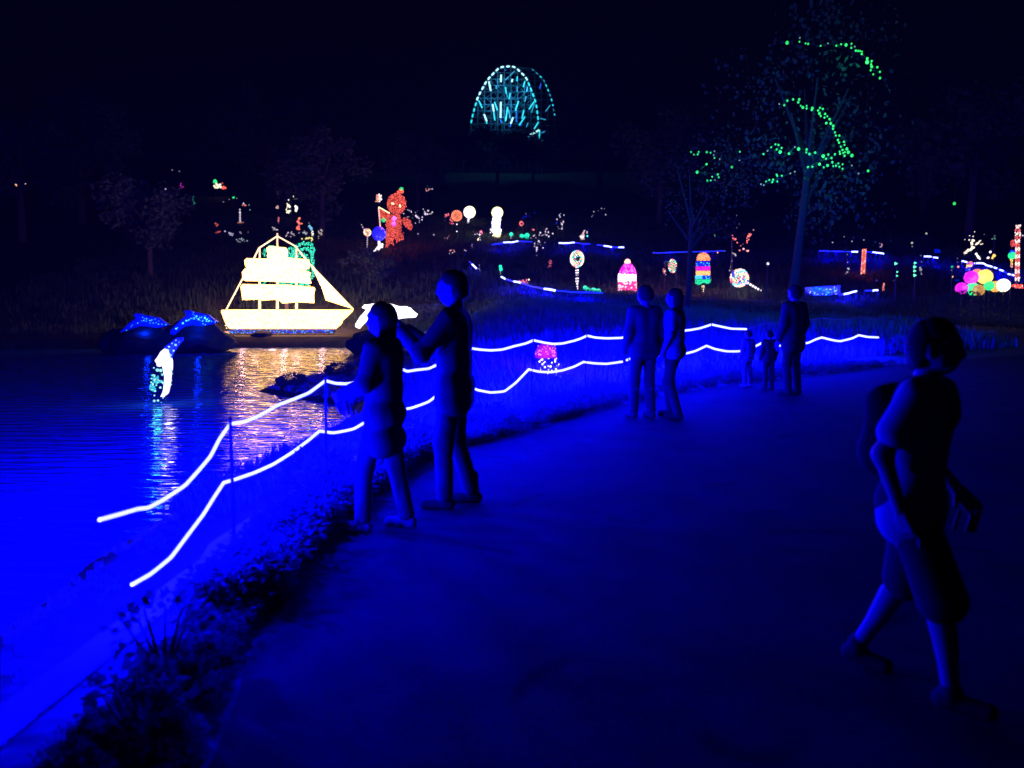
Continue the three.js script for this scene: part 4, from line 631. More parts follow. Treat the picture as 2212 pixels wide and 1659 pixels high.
net('ornament_light', 'small dim red ornament light touching the larger oval ornament', 'ornament light', frameC, [[1660, 1045, 8, DIM], [1690, 1050, 8, DIM], [1650, 1075, 8, DIM], [1695, 1095, 8, DIM], [1635, 1160, 13], [1632, 1190, 12], [1655, 1195, 15, [1.6, 0.8, 0.7]], [1645, 1222, 12], [1670, 1245, 9, [0.5, 0.4, 0.9]], [1660, 1175, 10]], [1, 0.3, 0.3], 12, [1650, 1480]);
{ // rainbow ice lolly
  const s = new Sculpt('ice_lolly_light', 'rainbow striped ice lolly light with an orange domed top', 'ice lolly sculpture', frameD, 1638, 735), Z = 0.25;
  const bands = [['orange_bulb_string', [[1594, 513], [1594, 490], [1606, 466], [1628, 453], [1655, 453], [1677, 466], [1688, 490], [1690, 513]], () => rnd() < 0.3 ? [1.9, 0.8, 0.4] : [1.5, 0.35, 0.12]], ['blue_bulb_string', [[1588, 516], [1684, 516], [1684, 548], [1588, 548]], () => rnd() < 0.12 ? CYAN : [0.01, 0.03, 1.5]], ['magenta_bulb_string', [[1588, 550], [1692, 550], [1692, 580], [1588, 580]], () => [1.05, 0.02, 0.95]], ['amber_bulb_string', [[1588, 582], [1690, 582], [1690, 612], [1588, 612]], () => [1.8, 0.85, 0.25]], ['cyan_bulb_string', [[1583, 614], [1636, 614], [1636, 640], [1583, 640]], () => [0.1, 0.9, 1.6]], ['blue_bulb_string', [[1638, 614], [1690, 614], [1690, 640], [1638, 640]], () => rnd() < 0.2 ? CYAN : [0.01, 0.04, 1.4]], ['green_bulb_string', [[1580, 643], [1694, 643], [1694, 660], [1670, 678], [1640, 664], [1610, 682], [1584, 672]], () => [0.03, 1.1, 0.5]]];
  for (const [name, poly, f] of bands) s.fill(poly, 0, 6.4, 3.9, Z, f).bulbs(name);
  s.dots([[1634, 690, 5], [1644, 690, 5], [1636, 702, 5], [1645, 702, 4], [1640, 715, 6], [1639, 727, 4]], WARM).bulbs('stick_bulb_string'); s.outline([[1586, 516], [1606, 466], [1641, 452], [1677, 466], [1690, 516], [1692, 640], [1694, 660], [1580, 660], [1584, 640]]).pole(1640, 680, 1638, 735); s.light(1638, 560, [1, 0.3, 0.6], 7, 0.9);
}
{ const s = lollipop('lollipop_light', 'tilted multicoloured swirl lollipop light with its beaded stick pointing down right', frameE, 455, 1222, 160, [880, 1475], mixOf(WARM, PINK, CYAN, WHITE, [1.7, 1.0, 0.6], BLU), { c: WHITE, n: 6, r: 24 }, 130, undefined, 19); s.stake(880, 1475); s.light(460, 1230, [1, 0.8, 0.7], 3, 0.6); }
net('red_branch_light', 'red light-wrapped forked branches above the tilted lollipop', 'tree lights', frameE, [[315, 422, 20], [335, 470, 14], [370, 490, 22], [385, 485, 16], [415, 553, 14], [350, 475, 13], [720, 315, 13, [1, 0.5, 0.55]], [640, 390, 15], [670, 400, 18], [625, 430, 24], [650, 425, 18], [600, 468, 13], [632, 495, 13], [600, 517, 17], [600, 553, 14], [480, 613, 13, [0.7, 0.2, 0.25]], [533, 672, 20, [1.8, 0.7, 0.8]], [460, 700, 18], [615, 710, 20, [1.8, 0.6, 0.7]], [590, 705, 12], [525, 580, 9, [0.5, 0.1, 0.2]]], [1.7, 0.3, 0.28], 15, [530, 790], 43).light(560, 450, [1, 0.08, 0.08], 1.2, 0.4);
net('ground_light', 'dim white lights climbing above the tilted lollipop', 'string lights', frameE, [[330, 755, 15], [345, 760, 13], [375, 775, 17], [385, 800, 13], [320, 900, 12, PALE], [285, 1015, 11], [270, 1080, 13, PALE], [405, 38, 10, DIM], [455, 202, 8, DIM], [405, 275, 9, DIM]], [0.6, 0.55, 0.6], 12, [330, 1180], 42);
net('path_lamp', 'lone bright white lamp on a post right of the tilted lollipop', 'lamp', frameE, [[995, 955, 24], [993, 942, 16]], WHITE, 20, [995, 1480], 38);
net('ground_light', 'tiny red and blue lights beside the top of the ice lolly', 'light', frameE, [[45, 742, 15], [10, 720, 8, BLU], [-15, 400, 8, [0.1, 0.5, 0.3]], [-8, 425, 9, [0.2, 0.8, 0.4]], [180, 715, 7, [0.3, 0.35, 1]]], [1.6, 0.5, 0.5], 12, [20, 860], 48);
// ----- the right side of the hill
{ const s = new Sculpt('red_post_light', 'tall slightly leaning post wrapped in red lights on the right slope', 'post light', frameG, 897, 712); s.pole(907, 495, 897, 712, 0.05); for (let i = 0; i < 150; i++) { const k = i / 150, a = i * 1.9; s.b.add(s.p(lerp(909, 897, k) + 14 * Math.cos(a), lerp(497, 700, k), 0.12 * Math.sin(a)), rnd() < 0.25 ? [1.9, 0.8, 0.7] : [1.3, 0.2, 0.13], 5 * s.m); } s.bulbs(); s.light(900, 610, [1, 0.1, 0.07], 2.5, 0.5); }
{ const s = new Sculpt('red_post_light', 'short red light post on the ground right of the blue light box', 'post light', frameG, 1063, 845); s.pole(1068, 775, 1063, 845, 0.03); for (let i = 0; i < 26; i++) s.b.add(s.p(lerp(1069, 1063, i / 26) + rr(-5, 5), lerp(777, 838, i / 26), 0.05), [1.6, 0.4, 0.35], 5 * s.m); s.bulbs(); }
{ // blue box of lights
  const s = new Sculpt('gift_box_light', 'low blue-lit box studded with tiny white lights beyond the fence', 'box sculpture', frameG, 570, 878), z = 0.5;
  s.solid('glowing_panel', s.shape([[447, 812], [612, 800], [614, 870], [470, 874], [450, 860]], 0.7, 0.03), glow(0, 0.003, 0.75)); s.solid('glowing_panel', s.shape([[618, 806], [690, 796], [688, 858], [620, 868]], 0.6, 0.03), glow(0, 0.003, 0.6));
  for (let i = 0; i < 46; i++) s.dot(rr(455, 685), rr(806, 868), rnd() < 0.6 ? CYAN : WHITE, rr(2.2, 4), 0.42); s.bulbs(); s.light(570, 830, [0, 0.02, 1], 6, 0.8);
}
const cone3 = new THREE.ConeGeometry(1, 1.8, 7).rotateZ(-Math.PI / 2);
const stack = (label, F, list, foot, D) => { const s = new Sculpt('green_marker_light', label, 'marker lights', F, ...foot, D); list.forEach(([u, v, r]) => { const p = s.p(u, v), b = part('light_bulb', cone3, glow(0.2, 1.9, 0.7), s.g); b.position.copy(p); b.scale.setScalar(r * s.m); }); s.stake(list[0][0], list[0][1]); };
stack('left of two upright rows of green marker lights right of the red post', frameG, [[1172, 615, 13], [1181, 683, 9], [1178, 715, 10]], [1180, 760], 40);
stack('right of two upright rows of green marker lights right of the red post', frameG, [[1329, 610, 11], [1326, 642, 13], [1325, 675, 11], [1326, 711, 13]], [1328, 765], 40);
net('white_shrub_light', 'faint white lights on a thin shrub left of the red post', 'string lights', frameG, [[770, 543, 5], [770, 605, 6], [778, 655, 9], [782, 660, 7], [770, 685, 8], [762, 695, 6], [765, 780, 7], [772, 785, 6], [800, 815, 4], [745, 395, 4], [818, 408, 6], [808, 433, 5], [905, 422, 5], [650, 442, 6]], [0.5, 0.5, 0.62], 6, [770, 800], 45);
net('white_shrub_light', 'faint white lights beside the right row of green markers', 'string lights', frameG, [[1372, 550, 5], [1375, 600, 6], [1365, 650, 9], [1372, 665, 9], [1368, 685, 8], [1375, 700, 7], [1365, 668, 8], [1298, 446, 9, [0.5, 0.7, 0.5]], [1300, 475, 5], [1415, 370, 9, [0.4, 0.45, 0.4]], [1150, 752, 5]], [0.35, 0.33, 0.42], 6, [1370, 760], 45);
net('ring_light', 'small pinkish ring light above the right end of the red post rope', 'ring light', frameG, ring(1042, 465, 12, 14, 9).map(([u, v]) => [u, v, 5]), [0.7, 0.4, 0.45], 5, [1042, 540], 52);
net('blue_square_light', 'small dim blue square light above the rope near the nearest walker', 'light', frameG, [[1488, 505, 9], [1503, 503, 9], [1520, 508, 9], [1490, 520, 9], [1505, 520, 9], [1522, 520, 9]], [0, 0.01, 0.6], 9, [1505, 560], 52);
net('blue_square_light', 'tiny blue lights low beyond the fence right of the tilted lollipop', 'light', frameG, [[290, 872, 5], [430, 878, 9, [0, 0.005, 0.4]], [1008, 752, 8, [0.05, 0.03, 0.35]]], [0.05, 0.1, 1.2], 5, [600, 885], 36);
// giant sweets
{
  const sweets = [['magenta gumball light on the left end of the pile', 545, 1240, 92, [0.95, 0.01, 1.1]], ['green gumball light in the middle of the pile', 730, 1255, 104, [0.03, 1.15, 0.35]], ['large magenta gumball light on top of the pile', 705, 1062, 106, [0.95, 0.01, 1.1]], ['coral-red gumball light behind the top of the pile', 800, 1010, 84, [1.7, 0.3, 0.22], 0.7], ['large yellow gumball light on top of the pile', 930, 1048, 116, [1.7, 1.1, 0.18]], ['brown-amber gumball light at the front of the pile', 830, 1270, 86, [0.55, 0.24, 0.06], -0.5], ['smaller green gumball light right of the dark gap', 1000, 1195, 74, [0.03, 1.0, 0.3], -0.2], ['orange gumball light at the right of the pile', 1100, 1210, 84, [1.1, 0.5, 0.1], 0.3], ['cream-white gumball light at the right end of the pile', 1235, 1190, 100, [2.4, 2.2, 1.5]]];
  for (const [label, u, v, R, c, dz = 0] of sweets) {
    const s = new Sculpt('gumball_light', label, 'gumball sculpture', frameF, u, v + R, 37 + dz, 'giant gumballs on the right'), o = s.p(u, v), k = R * s.m;
    s.solid('glowing_ball', new THREE.SphereGeometry(k * 0.95, 22, 16).translate(o.x, o.y, o.z), glow(c[0] * 0.8, c[1] * 0.8, c[2] * 0.8, 0.1));
    for (let i = 0; i < 150; i++) { const y = 1 - 2 * (i + 0.5) / 150, a = i * 2.39996, q = Math.sqrt(1 - y * y); s.b.add(o.clone().add(V(q * Math.cos(a) * k, y * k, q * Math.sin(a) * k)), [c[0] * 1.25 + 0.03, c[1] * 1.25 + 0.03, c[2] * 1.25], 8 * s.m); }
    s.bulbs(); s.stake(u, v + R * 0.9, 'stand'); s.light(u, v, [c[0] / Math.max(...c), c[1] / Math.max(...c), c[2] / Math.max(...c)], 0.5, k + 0.3);
  }
}
{ const s = new Sculpt('train_light', 'small red and amber toy-like light at the left above the gumballs', 'light sculpture', frameF, 670, 960, 39.5); s.fill([[650, 850], [665, 800], [715, 795], [728, 845], [722, 880], [620, 895], [615, 860]], 0, 18, 11, 0.1, (u, v) => v > 845 ? [1.9, 0.9, 0.5] : [1.6, 0.25, 0.25]).bulbs(); s.fill([[610, 910], [690, 900], [690, 945], [610, 955]], [0.02, 0.05, 1.3], 18, 10, 0.1).bulbs('blue_bulb_string'); s.dots([[618, 1000, 16], [672, 930, 7]], PALE, 12, 0.2).bulbs('lamp_bulb'); s.outline([[615, 955], [620, 860], [720, 800], [725, 950]]); s.stake(670, 950); }
net('coloured_dot_light', 'column of small green, red and amber lights left of the gumballs', 'marker lights', frameF, [[390, 885, 20, GREEN], [490, 883, 19, [1.7, 0.5, 0.4]], [380, 940, 9, DIM], [390, 1045, 18, [2, 1, 0.5]], [478, 745, 9, DIM], [478, 808, 9, DIM], [455, 1105, 18, [0, 0.01, 0.45]], [490, 1105, 16, [0, 0.01, 0.45]]], GREEN, 12, [430, 1250], 40);
{ const s = new Sculpt('candy_pole_light', 'tall pole wrapped in red and white lights at the right edge', 'pole light', frameF, 1460, 1200, 36.5); s.pole(1475, 200, 1460, 1230, 0.06); for (let i = 0; i < 230; i++) { const k = i / 230, a = i * 1.7, v = lerp(195, 1120, k), band = Math.floor(v / 62) % 2; s.b.add(s.p(lerp(1478, 1462, k) + 30 * Math.cos(a) + (v < 560 ? rr(-22, 16) : 0), v, 0.1 * Math.sin(a)), band ? [1.9, 1.25, 1.15] : [1.1, 0.16, 0.16], 11 * s.m); } s.bulbs(); s.fill([[1365, 1185], [1430, 1170], [1560, 1180], [1562, 1235], [1440, 1240], [1370, 1205]], 0, 24, 14, 0.15, () => rnd() < 0.25 ? [2, 1, 0.9] : [1.4, 0.13, 0.1]).bulbs('base_bulb_string'); s.light(1460, 800, [1, 0.35, 0.3], 2.5, 0.6); }
{ const s = new Sculpt('ice_pop_light', 'small blue, green and yellow ice-pop light beside the red and white pole', 'ice lolly sculpture', frameF, 1368, 960, 37.5); s.fill(ring(1395, 500, 48, 60), [1.0, 0.1, 0.12], 22, 12, 0.1).bulbs('red_bulb_string'); s.fill([[1350, 610], [1430, 610], [1432, 660], [1345, 660]], [0.01, 0.03, 1.4], 18, 12, 0.1).bulbs('blue_bulb_string'); s.ball(1382, 698, 50, GREEN, 60, 14, () => [0.03, 1.2, 0.4]).bulbs('green_bulb_string'); s.fill([[1350, 745], [1392, 740], [1385, 830], [1388, 890], [1350, 890], [1358, 820]], 0, 17, 11, 0.04, (u, v) => v > 840 ? [1.2, 0.5, 0.4] : [1.8, 1.05, 0.2]).bulbs('stick_bulb_string'); s.pole(1370, 500, 1368, 960); s.stake(1368, 950); }
bareTree('leaning bare tree with white and yellow lit trunk above the gumballs', frameF, [560, 700], [735, 560], [[[735, 560], [710, 480]], [[710, 480], [760, 300]], [[735, 560], [870, 480]], [[710, 480], [650, 430]]],
  [[585, 670, 18], [600, 655, 22], [625, 650, 20], [630, 625, 18], [660, 615, 20], [655, 600, 18], [690, 605, 20], [705, 590, 22], [725, 570, 22], [745, 565, 20], [720, 555, 18], [715, 510, 22], [710, 485, 20], [740, 450, 22], [725, 445, 16], [670, 440, 12], [735, 380, 10], [760, 305, 8], [680, 370, 9], [800, 500, 20], [820, 490, 16], [840, 465, 14], [860, 450, 10], [865, 510, 12], [890, 505, 10], [600, 432, 7], [780, 515, 12]], [1.5, 1.3, 1.0]);
net('white_post_light', 'short slanting white light post behind the yellow gumball', 'post light', frameF, [[785, 672, 18], [790, 665, 16], [805, 700, 18], [815, 715, 20], [800, 690, 14], [835, 730, 18], [825, 740, 16], [848, 755, 14]], [1.6, 1.5, 1.3], 16, [850, 800], 40);
net('amber_figure_light', 'amber and white dot lights behind the right of the gumballs', 'light', frameF, [[1080, 690, 20], [1095, 695, 16], [1065, 720, 20], [1055, 740, 18], [1085, 710, 18], [1020, 640, 20, WHITE], [1025, 618, 11, DIM], [985, 733, 20, WHITE], [970, 740, 12, WHITE]], [1.8, 1.0, 0.2], 18, [1040, 820], 40);
net('hilltop_light', 'dim green and white specks above the gumballs', 'string lights', frameF, [[1095, 375, 12], [1050, 425, 12], [1085, 405, 13], [1098, 420, 12], [920, 348, 8, DIM], [1555, 368, 15, PALE], [1500, 1062, 15, PALE], [1540, 1130, 20, [0, 0.01, 0.8]]], [0.12, 0.3, 0.22], 12, [1080, 560], 44);
// ----- lights behind and left of the ship
{ // green palm
  const S = (u, v) => [460.8 + u * 0.14705, 494.7 + v * 0.14705], s = new Sculpt('palm_tree_light', 'palm tree of green lights behind the sails of the ship', 'palm tree sculpture', S, 1080, 1190, 38.5), list = [];
  const frond = (pts, n, wdt) => { path2(pts, n).forEach(([u, v], i) => { for (let k = 0; k < 3; k++) s.dot(u + rr(-wdt, wdt), v + rr(-wdt, wdt), rnd() < 0.25 ? [0.15, 1.6, 1.1] : [0.02, 1.05, 0.62], 9, rr(-0.15, 0.25)); }); list.push(tube(pts.map(([u, v]) => s.p(u, v)), 0.03, 20, 5)); };
  frond([[1080, 560], [1180, 330], [1290, 225], [1400, 215], [1465, 280], [1470, 330]], 40, 26); frond([[1290, 300], [1400, 300], [1455, 400], [1460, 560], [1470, 640], [1455, 715]], 46, 24); frond([[1080, 560], [1180, 410], [1280, 380], [1380, 420]], 34, 34); frond([[1080, 560], [1100, 380], [1110, 290], [1170, 300], [1200, 360]], 26, 22); frond([[1080, 560], [900, 270], [780, 300], [745, 350], [745, 395]], 30, 20); frond([[1080, 560], [1200, 585], [1330, 575], [1400, 600]], 20, 20); frond([[1080, 560], [960, 600], [800, 690], [740, 800]], 24, 18); frond([[960, 790], [1100, 800], [1180, 780], [1210, 800]], 22, 24); frond([[1270, 800], [1300, 830], [1330, 790], [1385, 805]], 26, 22);
  s.bulbs(); s.solid('frond_rib', mergeGeometries(list), wire); s.pole(1080, 560, 1080, 1250, 0.12, bark, 'trunk'); s.light(1350, 350, [0.03, 1, 0.55], 5, 0.6);
}
{ const s = new Sculpt('beaded_pole_light', 'white beaded pole light with a brown-lit foot left of the ship masts', 'pole light', frameH, 320, 800); s.dots([[318, 580, 12, ], [318, 620, 17], [320, 645, 14], [320, 676, 13], [320, 706, 14], [320, 736, 14], [321, 765, 14]], PALE).bulbs(); s.fill([[268, 770], [375, 780], [340, 815], [300, 815]], [0.45, 0.14, 0.1], 20, 11, 0.1).bulbs('foot_bulb_string'); s.pole(318, 560, 320, 800); }
net('hilltop_light', 'red and white dots just above the beaded pole', 'light', frameH, [[375, 485, 14, PALE], [395, 512, 14], [410, 515, 11], [360, 512, 10], [460, 508, 9, [0.3, 0.5, 0.6]], [475, 585, 9, [0.3, 0.5, 0.55]], [150, 422, 8, DIM], [268, 405, 8, DIM], [58, 460, 9, DIM]], [1.1, 0.25, 0.2], 12, [400, 640]);
net('green_dot_light', 'single green light above the white beaded pole', 'light', frameH, [[215, 392, 16], [228, 388, 10]], GREEN, 14, [215, 520]);
net('window_light', 'stacked clusters of warm white lights above the mast of the ship', 'light sculpture', frameH, [[1115, 358, 13], [1150, 372, 14], [1160, 398, 16], [1200, 380, 12], [1205, 412, 12], [1230, 358, 10], [1105, 385, 10], [1180, 415, 11], [1062, 290, 11], [1072, 340, 9], [1080, 430, 13], [1060, 490, 13], [1080, 515, 20], [1095, 535, 20], [1068, 525, 15], [1055, 555, 10], [1045, 580, 12], [1060, 605, 14], [1090, 605, 18], [1080, 625, 18], [1110, 600, 12], [1050, 628, 11]], [1.4, 1.25, 0.9], 12, [1090, 760]);
net('white_figure_light', 'bright small white figure-shaped light right of the warm white clusters', 'light sculpture', frameH, [[1190, 525, 15], [1205, 545, 20], [1200, 575, 20], [1195, 598, 19], [1215, 560, 14], [1180, 535, 10]], [1.9, 1.8, 1.5], 15, [1200, 760]);
net('hilltop_light', 'short upright row of dim white lights above the mast tip', 'string lights', frameH, [[910, 300, 11], [920, 325, 14], [915, 358, 11], [925, 385, 8, DIM]], [0.7, 0.65, 0.75], 10, [915, 480]);
net('hilltop_light', 'pinkish curl light below the dim white row', 'light', frameH, [[905, 535, 17], [890, 552, 14], [915, 555, 14], [910, 525, 12]], [0.75, 0.4, 0.4], 13, [905, 650]);
net('red_figure_light', 'thin red light just above the mast tip', 'light', frameH, [[925, 710, 13], [925, 735, 15], [920, 760, 14], [925, 790, 9, DIM]], [0.9, 0.2, 0.25], 13, [925, 850]);
net('red_figure_light', 'tall red figure light right of the mast tip', 'light sculpture', frameH, [[1250, 718, 19], [1240, 735, 16], [1225, 770, 19], [1245, 790, 20], [1250, 815, 15], [1290, 802, 12], [1235, 850, 20], [1220, 875, 22], [1245, 885, 18], [1215, 860, 15], [1275, 798, 10]], [1.5, 0.25, 0.18], 17, [1240, 960]);
net('blue_figure_light', 'pale blue light right of the tall red figure light', 'light sculpture', frameH, [[1400, 845, 17], [1420, 860, 22], [1440, 875, 20], [1435, 895, 15], [1410, 830, 12], [1400, 790, 9, DIM]], [0.25, 0.7, 1.1], 15, [1420, 980]);
net('tower_light', 'pale tower-shaped light right of the yellow lights behind the ship', 'light sculpture', frameH, [[1575, 885, 12], [1590, 900, 14], [1605, 915, 11], [1550, 920, 11], [1560, 945, 13], [1590, 950, 13], [1580, 975, 13], [1600, 970, 10], [1548, 1000, 8], [1550, 1030, 8]], [0.55, 0.48, 0.4], 12, [1555, 1080]);
net('white_post_light', 'short bright white post light above the green palm', 'post light', frameH, [[1455, 925, 15], [1450, 945, 15], [1462, 960, 15], [1455, 980, 15]], [1.5, 1.45, 1.2], 15, [1455, 1040]);
net('yellow_star_light', 'row of yellow lights above the green palm', 'string lights', frameH, [[1290, 1038, 13], [1350, 1040, 14], [1365, 1025, 13], [1385, 1035, 14], [1405, 1022, 14], [1440, 1030, 18], [1450, 1050, 16], [1440, 1070, 12], [1310, 1085, 14, WARM]], [1.2, 1.0, 0.35], 13, [1380, 1110]);
net('bush_light', 'dim white net of lights on a bush left of the tower-shaped light', 'string lights', frameH, [[1310, 942, 13], [1335, 945, 14], [1355, 965, 16], [1375, 965, 11], [1330, 920, 10], [1245, 945, 10], [1370, 940, 9]], [0.5, 0.55, 0.65], 12, [1340, 1010]);
net('bush_light', 'dim white net of lights on a bush just right of the mast tip', 'string lights', frameH, [[1075, 940, 13], [1060, 958, 10], [1120, 950, 12], [1140, 965, 12], [1160, 965, 11], [1050, 985, 12], [1040, 1000, 10], [1090, 1000, 9], [1115, 1005, 11], [1170, 985, 10], [1130, 930, 9]], [0.6, 0.48, 0.6], 11, [1100, 1040]);
net('bush_light', 'dim white net of lights on a bush just left of the mast tip', 'string lights', frameH, [[830, 860, 10], [850, 880, 12], [865, 890, 12], [885, 895, 12], [905, 898, 12], [835, 898, 10], [862, 868, 9]], [0.7, 0.58, 0.65], 11, [870, 950]);
net('bush_light', 'upper net of dim bluish lights on a bush left of the ship', 'string lights', frameH, [[85, 920, 13], [150, 945, 14], [175, 960, 17], [195, 985, 14], [165, 975, 14], [210, 960, 10], [320, 935, 16, DIM], [335, 950, 12, DIM], [445, 935, 9, DIM]], [0.55, 0.52, 0.75], 12, [180, 1030]);
net('bush_light', 'lower net of dim grey-blue lights on a bush left of the ship', 'string lights', frameH, [[265, 1050, 11], [290, 1075, 11], [320, 1090, 12], [340, 1045, 12], [355, 1065, 11], [375, 1050, 10], [345, 1030, 10], [390, 1080, 9], [430, 1070, 13], [270, 1095, 10], [310, 1040, 9]], [0.35, 0.42, 0.5], 11, [340, 1130]);
net('red_figure_light', 'dim red light left of the bluish lit bush', 'light', frameI, [[1900, 725, 9], [1910, 745, 8], [1925, 800, 9], [1905, 805, 8], [1940, 795, 7], [1918, 735, 8]], [0.55, 0.08, 0.07], 8, [1915, 850]);
net('hilltop_light', 'green, cream and red trio of lights high on the left slope', 'light sculpture', frameI, [[1895, 350, 15, GREEN], [1905, 360, 11, GREEN], [1885, 362, 9, GREEN], [1890, 395, 11], [1900, 408, 11], [1915, 385, 12], [1925, 395, 12], [1940, 383, 10], [1945, 405, 10], [1905, 375, 10], [1970, 405, 12, RED], [1985, 412, 11, RED], [1965, 418, 9, RED], [1960, 370, 8, [0.6, 0.08, 0.08]], [1918, 408, 10]], [1.5, 1.35, 0.9], 10, [1930, 500]);
net('magenta_light', 'small magenta light alone on the left slope', 'light', frameI, [[1588, 405, 9], [1600, 402, 8], [1585, 420, 7], [1595, 372, 5], [1592, 390, 6], [1612, 403, 6], [1580, 265, 6, DIM], [1518, 253, 6, DIM]], [0.9, 0.02, 0.7], 8, [1592, 470], 85);
net('green_dot_light', 'dim green curl of lights right of the magenta light', 'light', frameI, [[1705, 490, 6], [1700, 510, 6], [1705, 530, 6], [1710, 550, 7], [1718, 545, 6]], [0.02, 0.2, 0.14], 6, [1708, 590]);
net('hilltop_light', 'tiny white light left of the magenta light', 'light', frameI, [[1461, 423, 7], [1455, 425, 5]], PALE, 6, [1461, 480]);
net('hilltop_light', 'small orange and white lights at the far left edge', 'light', frameI, [[140, 383, 8], [152, 378, 8], [150, 392, 7], [163, 395, 6], [226, 378, 7, [0.7, 0.6, 0.6]], [122, 444, 7, [0.5, 0.48, 0.5]]], [1.5, 0.7, 0.4], 7, [170, 520], 85);
net('hilltop_light', 'faint grey lights right of the orange lights at the far left', 'light', frameI, [[428, 430, 8], [412, 433, 6], [300, 312, 7], [328, 272, 5], [118, 235, 10, [0.1, 0.09, 0.09]]], [0.2, 0.19, 0.2], 7, [400, 520], 85);
net('blue_square_light', 'tiny blue light high at the far left', 'light', frameI, [[443, 188, 7]], [0.02, 0.02, 0.9], 7, [443, 420], 90);
// ---------------------------------------------------------------- people
// a surface from tapered capsules joined with a smooth minimum; bones: [a, b, ra, rb] in metres
function field(bones, c, e, N, k = 0.03, grow = 0) {
  const mc = new MarchingCubes(N, bulbMat, false, false, 90000), F = mc.field, h = N / 2;
  F.fill(1e3);
  for (const [a, b, ra0, rb0, sx = 1] of bones) {
    const ra = ra0 + grow, rb = rb0 + grow, R = Math.max(ra, rb) + 0.07, ab = b.clone().sub(a), L2 = Math.max(1e-9, ab.lengthSq());
    const lo = [0, 1, 2].map((i) => { const q = 'xyz'[i]; return clamp(Math.floor(((Math.min(a[q], b[q]) - R - c[q]) / e[q] + 1) * h), 0, N - 1); }), hi = [0, 1, 2].map((i) => { const q = 'xyz'[i]; return clamp(Math.ceil(((Math.max(a[q], b[q]) + R - c[q]) / e[q] + 1) * h), 0, N - 1); });
    for (let z = lo[2]; z <= hi[2]; z++) { const pz = c.z + (z - h) / h * e.z - a.z; for (let y = lo[1]; y <= hi[1]; y++) { const py = c.y + (y - h) / h * e.y - a.y; for (let x = lo[0]; x <= hi[0]; x++) {
      const px = c.x + (x - h) / h * e.x - a.x, t = clamp((px * ab.x + py * ab.y + pz * ab.z) / L2, 0, 1), dx = px - ab.x * t, dy = py - ab.y * t, dz = pz - ab.z * t;
      const d = Math.sqrt(dx * dx + dy * dy + dz * dz) - (ra + (rb - ra) * t), i = x + y * N + z * N * N, o = F[i], q = Math.max(k - Math.abs(o - d), 0) / k;
      F[i] = Math.min(o, d) - q * q * k * 0.25;
    } } }
  }
  for (let i = 0; i < F.length; i++) F[i] = -F[i];
  mc.isolation = 0; mc.update();
  const n = mc.count, P = new Float32Array(n * 3), Nn = new Float32Array(n * 3);
  for (let i = 0; i < n; i++) { P[i * 3] = c.x + mc.positionArray[i * 3] * e.x; P[i * 3 + 1] = c.y + mc.positionArray[i * 3 + 1] * e.y; P[i * 3 + 2] = c.z + mc.positionArray[i * 3 + 2] * e.z; const v = V(mc.normalArray[i * 3] / e.x, mc.normalArray[i * 3 + 1] / e.y, mc.normalArray[i * 3 + 2] / e.z).normalize(); Nn.set([v.x, v.y, v.z], i * 3); }
  const g = new THREE.BufferGeometry(); g.setAttribute('position', new THREE.BufferAttribute(P, 3)); g.setAttribute('normal', new THREE.BufferAttribute(Nn, 3)); return g;
}
function handBones(w, dir, palm, curl = 0.5, side = 1) { // wrist, direction of the fingers, palm normal
  const d = dir.clone().normalize(), n = palm.clone().addScaledVector(d, -palm.dot(d)).normalize(), s = d.clone().cross(n).multiplyScalar(side), P = (l, a, q = 0) => w.clone().addScaledVector(d, l).addScaledVector(s, a).addScaledVector(n, q), list = [];
  for (const a of [-0.026, -0.009, 0.009, 0.026]) list.push([P(0, a * 0.6), P(0.085, a), 0.016, 0.012]);
  [[-0.028, 0.062], [-0.0095, 0.076], [0.0095, 0.08], [0.028, 0.07]].forEach(([a, len]) => { const k1 = P(0.085, a), k2 = P(0.085 + len * 0.45, a * 1.05, len * 0.2 * curl), k3 = P(0.085 + len * (0.8 - 0.3 * curl), a * 1.06, len * 0.75 * curl); list.push([k1, k2, 0.0095, 0.0085], [k2, k3, 0.0085, 0.007]); });
  const t1 = P(0.025, 0.03, 0.008), t2 = P(0.055, 0.056, 0.02), t3 = P(0.085, 0.06, 0.035); list.push([t1, t2, 0.013, 0.011], [t2, t3, 0.011, 0.009]);
  return list;
}
